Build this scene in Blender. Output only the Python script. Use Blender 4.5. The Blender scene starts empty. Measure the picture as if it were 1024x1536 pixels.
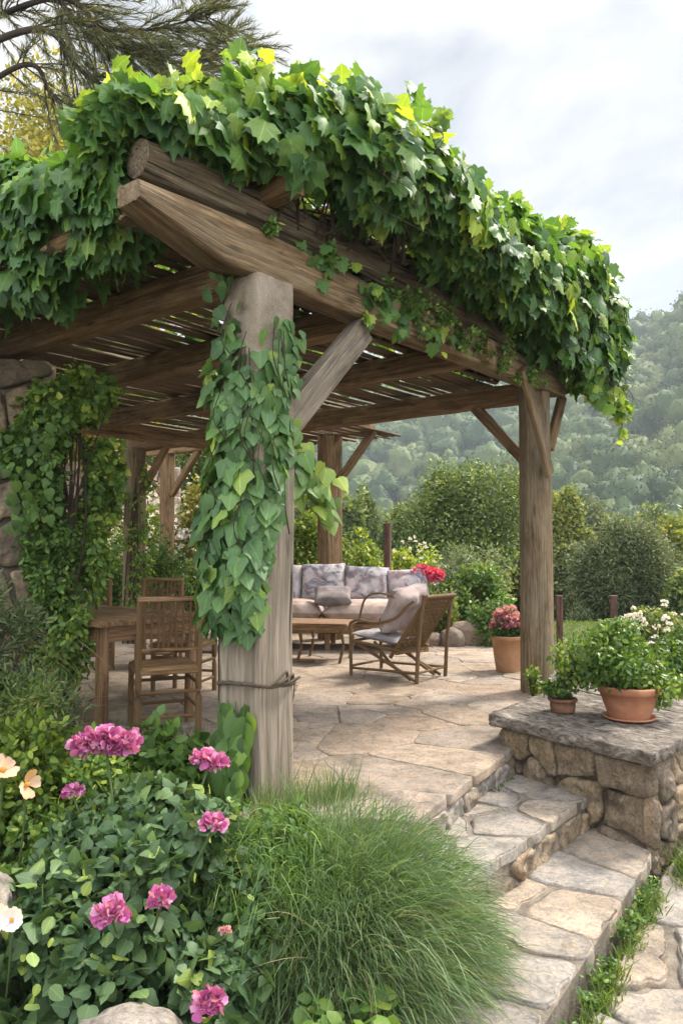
import bpy, math, random
import numpy as np
from math import radians, sin, cos, pi

# ------------------------------------------------------------------ camera, sky, sun, exposure
S = bpy.context.scene
COL = S.collection
CAM_Z, FPX = 1.3, 1157.0
cam_d = bpy.data.cameras.new("camera")
cam = bpy.data.objects.new("camera", cam_d)
COL.objects.link(cam)
cam_d.sensor_fit = 'VERTICAL'
cam_d.sensor_height = 24.0
cam_d.sensor_width = 24.0
cam_d.lens = 24.0 * FPX / 1536.0
cam_d.clip_start = 0.05
cam_d.clip_end = 5000
cam.location = (0, 0, CAM_Z)
cam.rotation_euler = (radians(92.8), 0, 0)
S.camera = cam

SUN_EL, SUN_AZ = radians(50), radians(58)      # azimuth from +Y (view direction) towards +X (right)
W = bpy.data.worlds.new("World")
S.world = W
W.use_nodes = True
nt = W.node_tree
nt.nodes.clear()
def wn(t, **k):
    n = nt.nodes.new(t)
    for a, b in k.items(): setattr(n, a, b)
    return n
out = wn('ShaderNodeOutputWorld'); bg = wn('ShaderNodeBackground')
sky = wn('ShaderNodeTexSky', sky_type='NISHITA', sun_disc=False)
sky.sun_elevation = SUN_EL
sky.sun_rotation = SUN_AZ
sky.air_density = 1.0; sky.dust_density = 2.0
tc = wn('ShaderNodeTexCoord')
mp = wn('ShaderNodeMapping'); mp.inputs['Scale'].default_value = (1.0, 1.0, 1.9)
nz = wn('ShaderNodeTexNoise'); nz.inputs['Scale'].default_value = 2.6; nz.inputs['Detail'].default_value = 9; nz.inputs['Roughness'].default_value = .58; nz.inputs['Distortion'].default_value = .35
rp = wn('ShaderNodeValToRGB')
rp.color_ramp.elements[0].position = .42; rp.color_ramp.elements[0].color = (.35, .35, .35, 1)
rp.color_ramp.elements[1].position = .56; rp.color_ramp.elements[1].color = (1, 1, 1, 1)
mx = wn('ShaderNodeMix', data_type='RGBA')
CLOUD = 3.05
nz2 = wn('ShaderNodeTexNoise'); nz2.inputs['Scale'].default_value = 6.0; nz2.inputs['Detail'].default_value = 6
rp2 = wn('ShaderNodeValToRGB')
rp2.color_ramp.elements[0].position = .3; rp2.color_ramp.elements[0].color = (CLOUD*.90, CLOUD*.93, CLOUD*.97, 1)
rp2.color_ramp.elements[1].position = .65; rp2.color_ramp.elements[1].color = (CLOUD*1.16, CLOUD*1.14, CLOUD*1.11, 1)
bg.inputs['Strength'].default_value = .1
L = nt.links.new
L(tc.outputs['Generated'], mp.inputs['Vector']); L(mp.outputs[0], nz.inputs['Vector']); L(mp.outputs[0], nz2.inputs['Vector'])
L(nz.outputs['Fac'], rp.inputs['Fac']); L(nz2.outputs['Fac'], rp2.inputs['Fac'])
L(rp.outputs['Color'], mx.inputs['Factor']); sk = wn('ShaderNodeVectorMath', operation='SCALE'); sk.inputs['Scale'].default_value = .36; L(sky.outputs['Color'], sk.inputs[0]); L(sk.outputs[0], mx.inputs[6]); L(rp2.outputs['Color'], mx.inputs[7])
# thin overcast is brighter overhead and round the sun than near the horizon
sx = wn('ShaderNodeSeparateXYZ'); L(tc.outputs['Generated'], sx.inputs[0])
zen = wn('ShaderNodeMapRange'); zen.inputs[1].default_value = .56; zen.inputs[2].default_value = .85; zen.inputs[3].default_value = 1.0; zen.inputs[4].default_value = 4.6
L(sx.outputs[2], zen.inputs[0])
dt_ = wn('ShaderNodeVectorMath', operation='DOT_PRODUCT'); dt_.inputs[1].default_value = (math.sin(SUN_AZ)*math.cos(SUN_EL), math.cos(SUN_AZ)*math.cos(SUN_EL), math.sin(SUN_EL))
L(tc.outputs['Generated'], dt_.inputs[0])
glow = wn('ShaderNodeMapRange'); glow.inputs[1].default_value = .86; glow.inputs[2].default_value = 1.0; glow.inputs[3].default_value = 0.0; glow.inputs[4].default_value = 3.0
L(dt_.outputs['Value'], glow.inputs[0])
# added fill: sky behind the viewer brightened to light the camera-facing sides
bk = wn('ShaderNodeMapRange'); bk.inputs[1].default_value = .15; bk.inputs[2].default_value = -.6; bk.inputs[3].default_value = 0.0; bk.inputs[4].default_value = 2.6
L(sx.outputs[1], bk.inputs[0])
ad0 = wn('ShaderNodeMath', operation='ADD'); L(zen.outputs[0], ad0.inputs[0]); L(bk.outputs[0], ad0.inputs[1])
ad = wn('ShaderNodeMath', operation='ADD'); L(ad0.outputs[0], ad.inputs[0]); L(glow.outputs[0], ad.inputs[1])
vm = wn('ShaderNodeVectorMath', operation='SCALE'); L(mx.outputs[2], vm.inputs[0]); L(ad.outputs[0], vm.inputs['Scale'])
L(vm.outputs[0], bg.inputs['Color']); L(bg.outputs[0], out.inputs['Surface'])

sun_d = bpy.data.lights.new("sun", 'SUN')
sun_d.energy = 2.9
sun_d.angle = radians(10)
sun_d.color = (1.0, .93, .82)
sun = bpy.data.objects.new("sun", sun_d)
COL.objects.link(sun)
sun.rotation_euler = (pi/2 - SUN_EL, 0, -SUN_AZ + pi)
sun.location = (20, 12, 40)

S.view_settings.view_transform = 'Standard'
S.view_settings.look = 'None'
S.view_settings.exposure = 1.4
S.view_settings.gamma = 1
S.render.engine = 'CYCLES'
try:
    S.cycles.use_denoising = True
    S.cycles.use_adaptive_sampling = False
    S.cycles.max_bounces = 8
    S.cycles.diffuse_bounces = 5
    S.cycles.transmission_bounces = 6
    S.cycles.volume_bounces = 0
    S.cycles.sample_clamp_indirect = 6
except Exception:
    pass

# ------------------------------------------------------------------ helpers
def A(*x): return np.array(x, dtype=float)
def norm(v):
    v = np.asarray(v, float)
    return v / np.maximum(np.linalg.norm(v, axis=-1, keepdims=True), 1e-9)

def _h(ix, iy, iz, seed):
    n = (ix * 374761393 + iy * 668265263 + iz * 2147483647 + seed * 974711) & 0xffffffff
    n = ((n ^ (n >> 13)) * 1274126177) & 0xffffffff
    n = ((n ^ (n >> 16)) * 2246822519) & 0xffffffff
    return ((n ^ (n >> 15)) & 0xffff) / 32767.5 - 1.0
def vnoise(P, seed=0):
    P = np.asarray(P, float)
    i = np.floor(P).astype(np.int64); f = P - i
    f = f * f * (3 - 2 * f)
    r = 0
    for dx in (0, 1):
        for dy in (0, 1):
            for dz in (0, 1):
                w = (f[:, 0] if dx else 1 - f[:, 0]) * (f[:, 1] if dy else 1 - f[:, 1]) * (f[:, 2] if dz else 1 - f[:, 2])
                r = r + w * _h(i[:, 0] + dx, i[:, 1] + dy, i[:, 2] + dz, seed)
    return r
def fbm(P, seed=0, o=4):
    P = np.asarray(P, float); r = 0; a = .5
    for k in range(o):
        r = r + a * vnoise(P * 2 ** k + 13.7 * k, seed + k); a *= .5
    return r
def smooth(t):
    t = np.clip(t, 0, 1); return t * t * (3 - 2 * t)

class MB:
    """collects shapes and links them as ONE mesh object"""
    def __init__(s): s.V = []; s.F = []; s.G = []; s.R = []; s.n = 0
    def add(s, V, F, gc=None, rnd=0.5, mat=0):
        V = np.asarray(V, float); k = len(V)
        if isinstance(F, np.ndarray): F = [F]
        for f in F:
            if isinstance(f, np.ndarray) and f.ndim == 2: s.F.append((f + s.n, mat))
            else: s.F.append((np.asarray(f)[None, :] + s.n, mat))
        s.V.append(V)
        s.G.append(np.asarray(gc, float) if gc is not None else V.copy())
        s.R.append(np.broadcast_to(np.asarray(rnd, float), (k,)))
        s.n += k
        return s
    def build(s, name, mats, parent=None, smooth=True, local=False):
        V = np.concatenate(s.V); G = np.concatenate(s.G); R = np.concatenate(s.R)
        if parent is not None and not local:
            V = V - np.array(parent.get('_o', (0, 0, 0)))
        me = bpy.data.meshes.new(name)
        tot = np.concatenate([np.full(len(f), f.shape[1], np.int32) for f, m in s.F])
        li = np.concatenate([f.ravel() for f, m in s.F]).astype(np.int32)
        mi = np.concatenate([np.full(len(f), m, np.int32) for f, m in s.F])
        st = np.concatenate(([0], np.cumsum(tot)[:-1])).astype(np.int32)
        me.vertices.add(len(V)); me.vertices.foreach_set('co', V.astype(np.float32).ravel())
        me.loops.add(len(li)); me.loops.foreach_set('vertex_index', li)
        me.polygons.add(len(tot)); me.polygons.foreach_set('loop_start', st); me.polygons.foreach_set('loop_total', tot)
        me.polygons.foreach_set('material_index', mi)
        me.polygons.foreach_set('use_smooth', np.full(len(tot), bool(smooth)))
        a = me.attributes.new('gc', 'FLOAT_VECTOR', 'POINT'); a.data.foreach_set('vector', G.astype(np.float32).ravel())
        a = me.attributes.new('rnd', 'FLOAT', 'POINT'); a.data.foreach_set('value', R.astype(np.float32))
        for m in (mats if isinstance(mats, (list, tuple)) else [mats]): me.materials.append(m)
        me.update(calc_edges=True); me.validate()
        o = bpy.data.objects.new(name, me); COL.objects.link(o)
        if parent is not None: o.parent = parent
        return o

def thing(name, label, cat, loc=(0, 0, 0), rz=0, group=None):
    o = bpy.data.objects.new(name, None); COL.objects.link(o)
    o.location = loc; o.rotation_euler = (0, 0, rz); o.empty_display_size = .1
    o['label'] = label; o['category'] = cat; o['_o'] = tuple(float(c) for c in loc)
    if group: o['group'] = group
    return o
def tag(o, label, cat, group=None, kind=None):
    o['label'] = label; o['category'] = cat
    if group: o['group'] = group
    if kind: o['kind'] = kind
    return o
def struct(o, kind='structure', label=None, cat=None):
    o['kind'] = kind
    if label: o['label'] = label
    if cat: o['category'] = cat
    return o
def dup(root, loc, rz, label, group=None):
    r = root.copy(); COL.objects.link(r); r.location = loc; r.rotation_euler = (0, 0, rz); r['label'] = label
    if group: r['group'] = group
    for ch in list(root.children):
        c = ch.copy(); COL.objects.link(c); c.parent = r
        for g in ch.children:
            d = g.copy(); COL.objects.link(d); d.parent = c
    return r

# ---- shapes
def rrect(w, h, r, m=3, e=3):
    P = []
    for cx, cy, a0 in ((w/2-r, h/2-r, 0), (-w/2+r, h/2-r, 90), (-w/2+r, -h/2+r, 180), (w/2-r, -h/2+r, 270)):
        for k in range(m + 1):
            a = radians(a0 + 90 * k / m); P.append((cx + r*cos(a), cy + r*sin(a)))
    P = np.array(P); Q = []
    for k in range(len(P)):
        p, q = P[k], P[(k+1) % len(P)]
        Q.append(p)
        if np.linalg.norm(q-p) > 1.6*r*pi/2/m:
            for j in range(1, e): Q.append(p + (q-p)*j/e)
    return np.array(Q)
def circ(r, n=10, oval=1.0):
    a = np.arange(n) * 2*pi/n
    return np.stack([r*np.cos(a), r*oval*np.sin(a)], 1)
_gcs = [0]
def sweep(mb, path, prof, scale=None, up=(0, 0, 1), jit=0.0, jf=(1.5, 10), rnd=.5, mat=0, off=None, cap=True, seed=None):
    path = np.asarray(path, float); M = len(path); N = len(prof)
    T = np.gradient(path, axis=0) if M > 2 else np.repeat((path[1]-path[0])[None], 2, 0)
    T = norm(T); up = np.asarray(up, float)
    side = np.cross(T, up)
    bad = np.linalg.norm(side, axis=1) < 1e-3
    if bad.any(): side[bad] = np.cross(T[bad], A(0.3, .95, 0.02))
    side = norm(side); upv = np.cross(side, T)
    sc = np.ones((M, 2)) if scale is None else np.asarray(scale, float)
    if sc.ndim == 1: sc = np.stack([sc, sc], 1)
    arc = np.concatenate(([0], np.cumsum(np.linalg.norm(np.diff(path, axis=0), axis=1))))
    px = prof[None, :, 0] * sc[:, 0:1]; py = prof[None, :, 1] * sc[:, 1:2]
    if off is not None:
        px = px + np.asarray(off)[:, 0:1]; py = py + np.asarray(off)[:, 1:2]
    _gcs[0] += 1
    sd = _gcs[0] if seed is None else seed
    G = np.stack([np.broadcast_to(arc[:, None], (M, N)), np.broadcast_to(prof[None, :, 0], (M, N)), np.broadcast_to(prof[None, :, 1], (M, N))], -1).reshape(-1, 3)
    V = path[:, None, :] + side[:, None, :]*px[..., None] + upv[:, None, :]*py[..., None]
    V = V.reshape(-1, 3)
    if jit:
        d = (fbm(G * A(jf[0], jf[1], jf[1]) + sd*3.17, sd, 3) + .30*vnoise(G*A(2.2, 70, 70)+sd*1.7, sd+3)) * jit
        rad = norm((side[:, None, :]*prof[None, :, 0, None] + upv[:, None, :]*prof[None, :, 1, None]).reshape(-1, 3))
        V = V + rad * d[:, None]
    i = np.arange(M-1)[:, None]*N; j = np.arange(N)[None, :]; jn = (j+1) % N
    F = [np.stack([i+j, i+jn, i+N+jn, i+N+j], -1).reshape(-1, 4)[:, ::-1].copy()]
    G = G + A(sd*7.31 % 50, sd*3.7 % 50, sd*1.3 % 50)
    mb.add(V, F, G, rnd, mat)
    if cap:      # shallow crowned ends with their own vertices so the edge stays crisp
        for e, idx in ((0, 0), (1, M-1)):
            ring = V[idx*N:(idx+1)*N]; c = ring.mean(0); t = T[idx] * (1 if e else -1)
            hub = np.concatenate([ring, c + (ring-c)*.55 + t*.004, [c + t*.006]])
            k = np.arange(N); kn = (k+1) % N
            f4 = np.stack([k, kn, N+kn, N+k], 1); f3 = np.stack([N+k, N+kn, np.full(N, 2*N)], 1)
            if e == 0: f4 = f4[:, ::-1].copy(); f3 = f3[:, ::-1].copy()
            g = (hub - c) @ np.stack([side[idx], upv[idx], t], 1)
            mb.add(hub, [f4[:, ::-1].copy() if e == 0 and False else f4, f3], np.stack([g[:, 2]*3+sd, g[:, 0]*1.0, g[:, 1]*1.0], 1), rnd, mat)
    return mb
def line(p, q, n): return np.asarray(p, float)[None] + (np.asarray(q, float)-np.asarray(p, float))[None]*np.linspace(0, 1, n)[:, None]
def curve(pts, n):      # Catmull-Rom through pts
    P = np.asarray(pts, float); P = np.concatenate([[2*P[0]-P[1]], P, [2*P[-1]-P[-2]]])
    k = len(P)-3; t = np.linspace(0, k-1e-6, n); i = t.astype(int); f = (t-i)[:, None]
    a, b, c, d = P[i], P[i+1], P[i+2], P[i+3]
    return .5*((2*b)+(-a+c)*f+(2*a-5*b+4*c-d)*f**2+(-a+3*b-3*c+d)*f**3)
def timber(mb, p, q, w, h, r=.02, jit=.008, n=None, up=(0, 0, 1), bow=0, **k):
    p = np.asarray(p, float); q = np.asarray(q, float); ln = np.linalg.norm(q-p)
    n = n or max(4, int(ln/.12))
    P = line(p, q, n)
    if bow: P[:, 2] += bow*np.sin(np.linspace(0, pi, n))
    return sweep(mb, P, rrect(w, h, r), jit=jit, up=up, **k)
def pole(mb, pts, r0, r1, n=10, m=None, jit=0.0, **k):
    pts = np.asarray(pts, float)
    if len(pts) > 2 and m: pts = curve(pts, m)
    elif m: pts = line(pts[0], pts[-1], m)
    return sweep(mb, pts, circ(1, n), scale=np.linspace(r0, r1, len(pts)), jit=jit, **k)
def lathe(mb, prof, c, n=40, jit=0, rnd=.5, mat=0, seed=1):
    P = np.asarray(prof, float); M = len(P); a = np.arange(n)*2*pi/n
    V = np.stack([P[:, None, 0]*np.cos(a), P[:, None, 0]*np.sin(a), np.broadcast_to(P[:, 1:2], (M, n))], -1).reshape(-1, 3)
    if jit: V = V*(1+jit*fbm(V*6, seed, 3)[:, None]*A(1, 1, 0))
    i = np.arange(M-1)[:, None]*n; j = np.arange(n)[None, :]; jn = (j+1) % n
    mb.add(V+np.asarray(c, float), [np.stack([i+j, i+jn, i+n+jn, i+n+j], -1).reshape(-1, 4)], V, rnd, mat)
    return mb
def cushion(mb, w, d, h, mtx, seed=0, n=22, pinch=.18, rnd=.5, mat=0, lump=.012):
    """w x d outline, h thick: soft pillow with pinched corners and a seam edge"""
    u = np.linspace(-1, 1, n); X, Y = np.meshgrid(u, u, indexing='ij')
    def warp(X, Y):
        k = 1 - pinch*.5*(1-np.abs(Y)**2)*np.abs(X)**4*0 ; 
        ex = 1 - pinch*.35*(1-Y**2)*np.abs(X)**3; ey = 1 - pinch*.35*(1-X**2)*np.abs(Y)**3
        return X*ex*w/2, Y*ey*d/2
    xx, yy = warp(X, Y)
    prof = (np.clip(1-X**4, 0, 1)*np.clip(1-Y**4, 0, 1))**.42
    Vs = []; Fs = []
    base = 0
    for sgn in (1, -1):
        z = sgn*prof*h/2
        V = np.stack([xx, yy, z], -1).reshape(-1, 3)
        V[:, 2] += lump*fbm(V*7+seed*5.1+sgn, seed, 3)*prof.ravel()*2
        V += (lump*1.2*fbm(V*4+seed*2.7, seed+9, 2))[:, None]*A(.5, .5, .3)
        i = np.arange(n-1)[:, None]*n; j = np.arange(n-1)[None, :]
        F = np.stack([i+j, i+n+j, i+n+j+1, i+j+1], -1).reshape(-1, 4)
        if sgn < 0: F = F[:, ::-1]
        Vs.append(V); Fs.append(F+base); base += len(V)
    V = np.concatenate(Vs)
    R = np.asarray(mtx[0], float); t = np.asarray(mtx[1], float)
    mb.add(V @ R.T + t, [f.copy() for f in Fs], V + seed*3.3, rnd, mat)
    return mb
def rot(ax, ang):
    ax = norm(ax); c, s_ = cos(ang), sin(ang); x, y, z = ax
    return np.array([[c+x*x*(1-c), x*y*(1-c)-z*s_, x*z*(1-c)+y*s_], [y*x*(1-c)+z*s_, c+y*y*(1-c), y*z*(1-c)-x*s_], [z*x*(1-c)-y*s_, z*y*(1-c)+x*s_, c+z*z*(1-c)]])
_ico = {}
def ico(k):
    if k in _ico: return _ico[k]
    import bmesh
    bm = bmesh.new(); bmesh.ops.create_icosphere(bm, subdivisions=k, radius=1)
    V = np.array([v.co[:] for v in bm.verts]); F = np.array([[v.index for v in f.verts] for f in bm.faces]); bm.free()
    _ico[k] = (V, F); return _ico[k]
def rock(mb, c, r, seed, k=4, amp=.28, rnd=.5, mat=0):
    V, F = ico(k)
    d = 1 + amp*fbm(V*1.3+seed*4.7, seed, 3) + .10*fbm(V*4+seed, seed+5, 3) + .03*fbm(V*14+seed, seed+7, 2)
    P = V*d[:, None]
    P = np.sign(P)*np.abs(P)**.85
    mb.add(P*np.asarray(r, float)+np.asarray(c, float), F, P+seed*3, rnd, mat)
    return mb

# ---- leaves: templates lie in XY, base at 0, tip at +Y, normal +Z
def fan(outl, hub, fold, droop, ripple=0):
    O = np.array(outl, float); full = np.concatenate([O, (O[1:-1] * A(-1, 1))[::-1]])
    P = np.concatenate([full, [hub]])
    z = -fold*np.abs(P[:, 0]) - droop*P[:, 1]**2 + ripple*np.sin(P[:, 0]*11+P[:, 1]*9)
    n = len(full); k = np.arange(n)
    return np.column_stack([P, z]), np.stack([np.full(n, n), (k+1) % n, k], 1)
T_VINE = fan([(0, 0), (.10, -.10), (.28, -.12), (.40, .02), (.60, .16), (.46, .30), (.62, .56), (.40, .56), (.34, .64), (.24, .84), (.10, .88), (0, 1.06)], (0, .34), .16, .26, .035)
_vo = [(0, 0), (.10, -.10), (.28, -.12), (.40, .02), (.60, .16), (.46, .30), (.62, .56), (.40, .56), (.34, .64), (.24, .84), (.10, .88), (0, 1.06)]
T_VINEB = fan(_vo, (0, .34), .42, .55, .07)
T_VINEC = fan([(x*.86, y*.95) for x, y in _vo], (0, .3), -.12, .05, .06)
T_VINED = fan([(0, 0), (.16, -.08), (.38, -.04), (.46, .16), (.42, .34), (.52, .50), (.30, .58), (.16, .84), (0, .98)], (0, .34), .28, .38, .05)
VINES = [T_VINE, T_VINEB, T_VINEC, T_VINED]
T_IVY = fan([(0, 0), (.14, -.10), (.36, -.04), (.50, .14), (.47, .34), (.36, .50), (.24, .74), (0, 1.0)], (0, .32), .20, .22, .03)
T_VINE3 = fan([(0, 0), (.12, -.10), (.34, -.06), (.46, .10), (.58, .30), (.40, .42), (.30, .56), (.16, .80), (0, 1.0)], (0, .32), .20, .24, .04)
T_VINE4 = fan([(0, 0), (.14, -.08), (.36, -.02), (.50, .16), (.44, .36), (.30, .52), (.18, .76), (0, 1.0)], (0, .32), .42, .5, .05)
T_VINE5 = fan([(0, 0), (.12, -.06), (.30, .0), (.40, .2), (.34, .44), (.22, .66), (0, .94)], (0, .34), -.10, .08, .05)
IVIES = [T_VINE3, T_VINE4, T_VINE5]
T_OVATE = fan([(0, 0), (.20, .16), (.30, .42), (.22, .70), (0, 1.0)], (0, .45), .25, .18)
T_ROSE = fan([(0, 0), (.24, .08), (.38, .34), (.34, .58), (.18, .84), (0, 1.0)], (0, .4), .22, .2, .03)
T_DIA = (np.array([(0, 0, 0), (.30, .45, -.05), (0, 1, -.12), (-.30, .45, -.05)]), np.array([[0, 1, 2], [0, 2, 3]]))
T_THIN = (np.array([(0, 0, 0), (.10, .4, -.02), (0, 1, -.10), (-.10, .4, -.02)]), np.array([[0, 1, 2], [0, 2, 3]]))
T_PETAL = fan([(0, 0), (.22, .18), (.46, .55), (.42, .86), (.18, .97), (0, .90)], (0, .5), -.35, -.18, .08)
def leaves(mb, P, tip, nrm, size, T, rnd, mat=0):
    V, F = T; K = len(P); P = np.asarray(P, float)
    Y = norm(tip); Z = norm(nrm - (nrm*Y).sum(1, keepdims=True)*Y); X = np.cross(Y, Z)
    size = np.broadcast_to(np.asarray(size, float), (K,))
    W_ = P[:, None] + size[:, None, None]*(V[None, :, 0, None]*X[:, None] + V[None, :, 1, None]*Y[:, None] + V[None, :, 2, None]*Z[:, None])
    n = len(V)
    Fs = (F[None] + (np.arange(K)*n)[:, None, None]).reshape(-1, 3)
    mb.add(W_.reshape(-1, 3), Fs, np.tile(V, (K, 1)), np.repeat(np.broadcast_to(rnd, (K,)), n), mat)
    return mb
def mixleaves(mb, P, tip, nrm, size, Ts, rnd, rng, wts=None, mat=0):
    K = len(P); size = np.broadcast_to(size, (K,)); rnd = np.broadcast_to(rnd, (K,)); pick = rng.choice(len(Ts), K, p=wts)
    for q, T in enumerate(Ts):
        m_ = pick == q
        if m_.any(): leaves(mb, P[m_], tip[m_], nrm[m_], size[m_], T, rnd[m_], mat)
def blades(mb, P, D, Lg, Wd, droop, segs, rnd, rng, mat=0, sway=.15):
    P = np.asarray(P, float); K = len(P); D = norm(D)
    t = np.linspace(0, 1, segs+1)
    Lg = np.broadcast_to(np.asarray(Lg, float), (K,)); droop = np.broadcast_to(np.asarray(droop, float), (K,)); Wd = np.broadcast_to(np.asarray(Wd, float), (K,))
    sw = rng.normal(0, sway, (K, 3))*A(1, 1, .4)
    C = P[:, None] + Lg[:, None, None]*(D[:, None]*t[None, :, None] + (sw[:, None] + A(0, 0, -1)*droop[:, None, None])*(t**2)[None, :, None])
    side = np.cross(D, norm(rng.normal(0, 1, (K, 3)))); side = norm(side)
    w = (1-t**2.2)*.5
    w[-1] = 0
    wv = side[:, None]*(Wd[:, None, None]*w[None, :, None])
    a = C - wv; b = C + wv
    V = np.stack([a, b], 2).reshape(K, -1, 3); n = V.shape[1]
    f = np.array([[2*i, 2*i+1, 2*i+3, 2*i+2] for i in range(segs)])
    F = (f[None] + (np.arange(K)*n)[:, None, None]).reshape(-1, 4)
    mb.add(V.reshape(-1, 3), F, V.reshape(-1, 3), np.repeat(np.broadcast_to(rnd, (K,)), n), mat)
    return mb
def rdir(rng, K): return norm(rng.normal(0, 1, (K, 3)))

# ---- polygons / stone cells
def clip(poly, n, c):
    o = []
    for i in range(len(poly)):
        p, q = poly[i], poly[(i+1) % len(poly)]
        a, b = p @ n - c, q @ n - c
        if a <= 0: o.append(p)
        if (a < 0 < b) or (b < 0 < a): o.append(p + (q-p)*(a/(a-b)))
    return o
def cells(poly, seeds):
    R = []; seeds = np.asarray(seeds)
    for i, s_ in enumerate(seeds):
        c = [np.asarray(p, float) for p in poly]
        d = np.linalg.norm(seeds - s_, axis=1); order = np.argsort(d)[1:36]
        for j in order:
            n = seeds[j]-s_; c = clip(c, n, (seeds[j]+s_) @ n/2)
            if len(c) < 3: break
        if len(c) >= 3: R.append(np.array(c))
    return R
def inside(poly, P):
    r = np.ones(len(P), bool)
    for i in range(len(poly)):
        p = np.asarray(poly[i]); q = np.asarray(poly[(i+1) % len(poly)]); e = q-p
        r &= (e[0]*(P[:, 1]-p[1]) - e[1]*(P[:, 0]-p[0])) >= 0
    return r
def seeds_in(poly, step, rng, jit=.42, ang=0.0, stretch=1.0):
    poly = np.asarray(poly, float); lo = poly.min(0)-step*2; hi = poly.max(0)+step*2
    c = (lo+hi)/2; d = np.linalg.norm(hi-lo)/2+step
    gx = np.arange(-d, d, step*stretch); gy = np.arange(-d, d, step)
    X, Y = np.meshgrid(gx, gy, indexing='ij')
    X = X + (np.arange(len(gy)) % 2)[None]*step*stretch*.5
    P = np.stack([X.ravel(), Y.ravel()], 1) + rng.uniform(-jit, jit, (X.size, 2))*step*A(stretch, 1)
    ca, sa = cos(ang), sin(ang); P = P @ np.array([[ca, sa], [-sa, ca]]) + c
    return P[inside(poly, P)]
def stone_outline(c, gap, rng, seg=.045, rough=.012, rounds=1):
    """cell polygon -> rounded, slightly irregular outline, inset by gap"""
    ctr = c.mean(0); r = np.linalg.norm(c-ctr, axis=1).mean()
    e = np.linalg.norm(np.roll(c, -1, 0)-c, axis=1)
    c = c[e > 1e-4]
    if len(c) < 3 or r < .03: return None
    area = .5*np.sum(c[:, 0]*np.roll(c[:, 1], -1)-c[:, 1]*np.roll(c[:, 0], -1))
    if area < 0: c = c[::-1]
    # inset through half-planes
    P = [p for p in c]
    for i in range(len(c)):
        p, q = c[i], c[(i+1) % len(c)]; t = q-p; n = A(t[1], -t[0])/max(np.linalg.norm(t), 1e-9)
        P = clip(P, n, p @ n - gap)
        if len(P) < 3: return None
    P = np.array(P)
    Q = []
    for i in range(len(P)):
        p, q = P[i], P[(i+1) % len(P)]; m = max(1, int(round(np.linalg.norm(q-p)/seg)))
        for k in range(m): Q.append(p+(q-p)*k/m)
    Q = np.array(Q)
    for _ in range(rounds):
        Q2 = (Q*.5 + np.roll(Q, 1, 0)*.25 + np.roll(Q, -1, 0)*.25); Q = Q2
    sd = int(rng.integers(1e6))
    ctr = Q.mean(0); dd = norm(Q-ctr)
    nz_ = (fbm(np.column_stack([Q*7, np.zeros(len(Q))]), sd % 1000, 3) + .6*vnoise(np.column_stack([Q*26, np.zeros(len(Q))]), sd % 977))*rough
    return Q + dd*nz_[:, None]
def slab_stone(mb, Q, z, th, rng, bev=.012, tilt=.006, mat=0, rnd=None):
    n = len(Q); ctr = Q.mean(0); g = rng.normal(0, tilt, 2); rnd = rng.uniform() if rnd is None else rnd
    dz = rng.normal(0, .003)
    rings = []
    for k, (s_, h) in enumerate(((1.0, -th), (1.0, -bev*1.1), (None, -bev*.3), (None, 0))):
        ins = 0 if s_ else (bev*.35 if k == 2 else bev*1.2)
        R = ctr + (Q-ctr)*(1 - ins/np.maximum(np.linalg.norm(Q-ctr, axis=1, keepdims=True), .02))
        H = z + h + dz + ((R-ctr) @ g if k > 0 else 0)
        if k in (1, 2): H = H + rng.normal(0, .0018, n)
        rings.append(np.column_stack([R, np.broadcast_to(H, (n,))]))
    # inner rings give the top a gentle uneven dressing
    for s_ in (.95, .87, .77, .66, .54, .42, .30, .18):
        R = ctr + (Q-ctr)*s_
        q_ = np.column_stack([R, np.full(n, rnd*9)])
        H = z + dz + (R-ctr) @ g + .007*fbm(q_*A(5, 5, 1), int(rnd*99), 3) + .004*np.round(2.5*fbm(q_*A(3.1, 4.3, 1), int(rnd*77)+3, 3))*.6
        rings.append(np.column_stack([R, H]))
    V = np.concatenate(rings + [[[ctr[0], ctr[1], z+dz]]]); m = len(rings)
    i = np.arange(m-1)[:, None]*n; j = np.arange(n)[None]; jn = (j+1) % n
    F = np.stack([i+j, i+jn, i+n+jn, i+n+j], -1).reshape(-1, 4)
    k = np.arange(n); F3 = np.stack([(m-1)*n+k, (m-1)*n+(k+1) % n, np.full(n, m*n)], 1)
    mb.add(V, [F, F3], V + rnd*31, rnd, mat)
def paving(mb, poly, step, z, rng, gap=.012, th=.06, rough=.014, ang=0, stretch=1.2, bev=.012, jit=.42, seeds=None, tilt=.006):
    sd = seeds_in(poly, step, rng, jit, ang, stretch) if seeds is None else seeds
    for c in cells(poly, sd):
        Q = stone_outline(c, gap*rng.uniform(.7, 1.5), rng, rough=rough)
        if Q is not None: slab_stone(mb, Q, z, th, rng, bev=bev, tilt=tilt)
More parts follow.
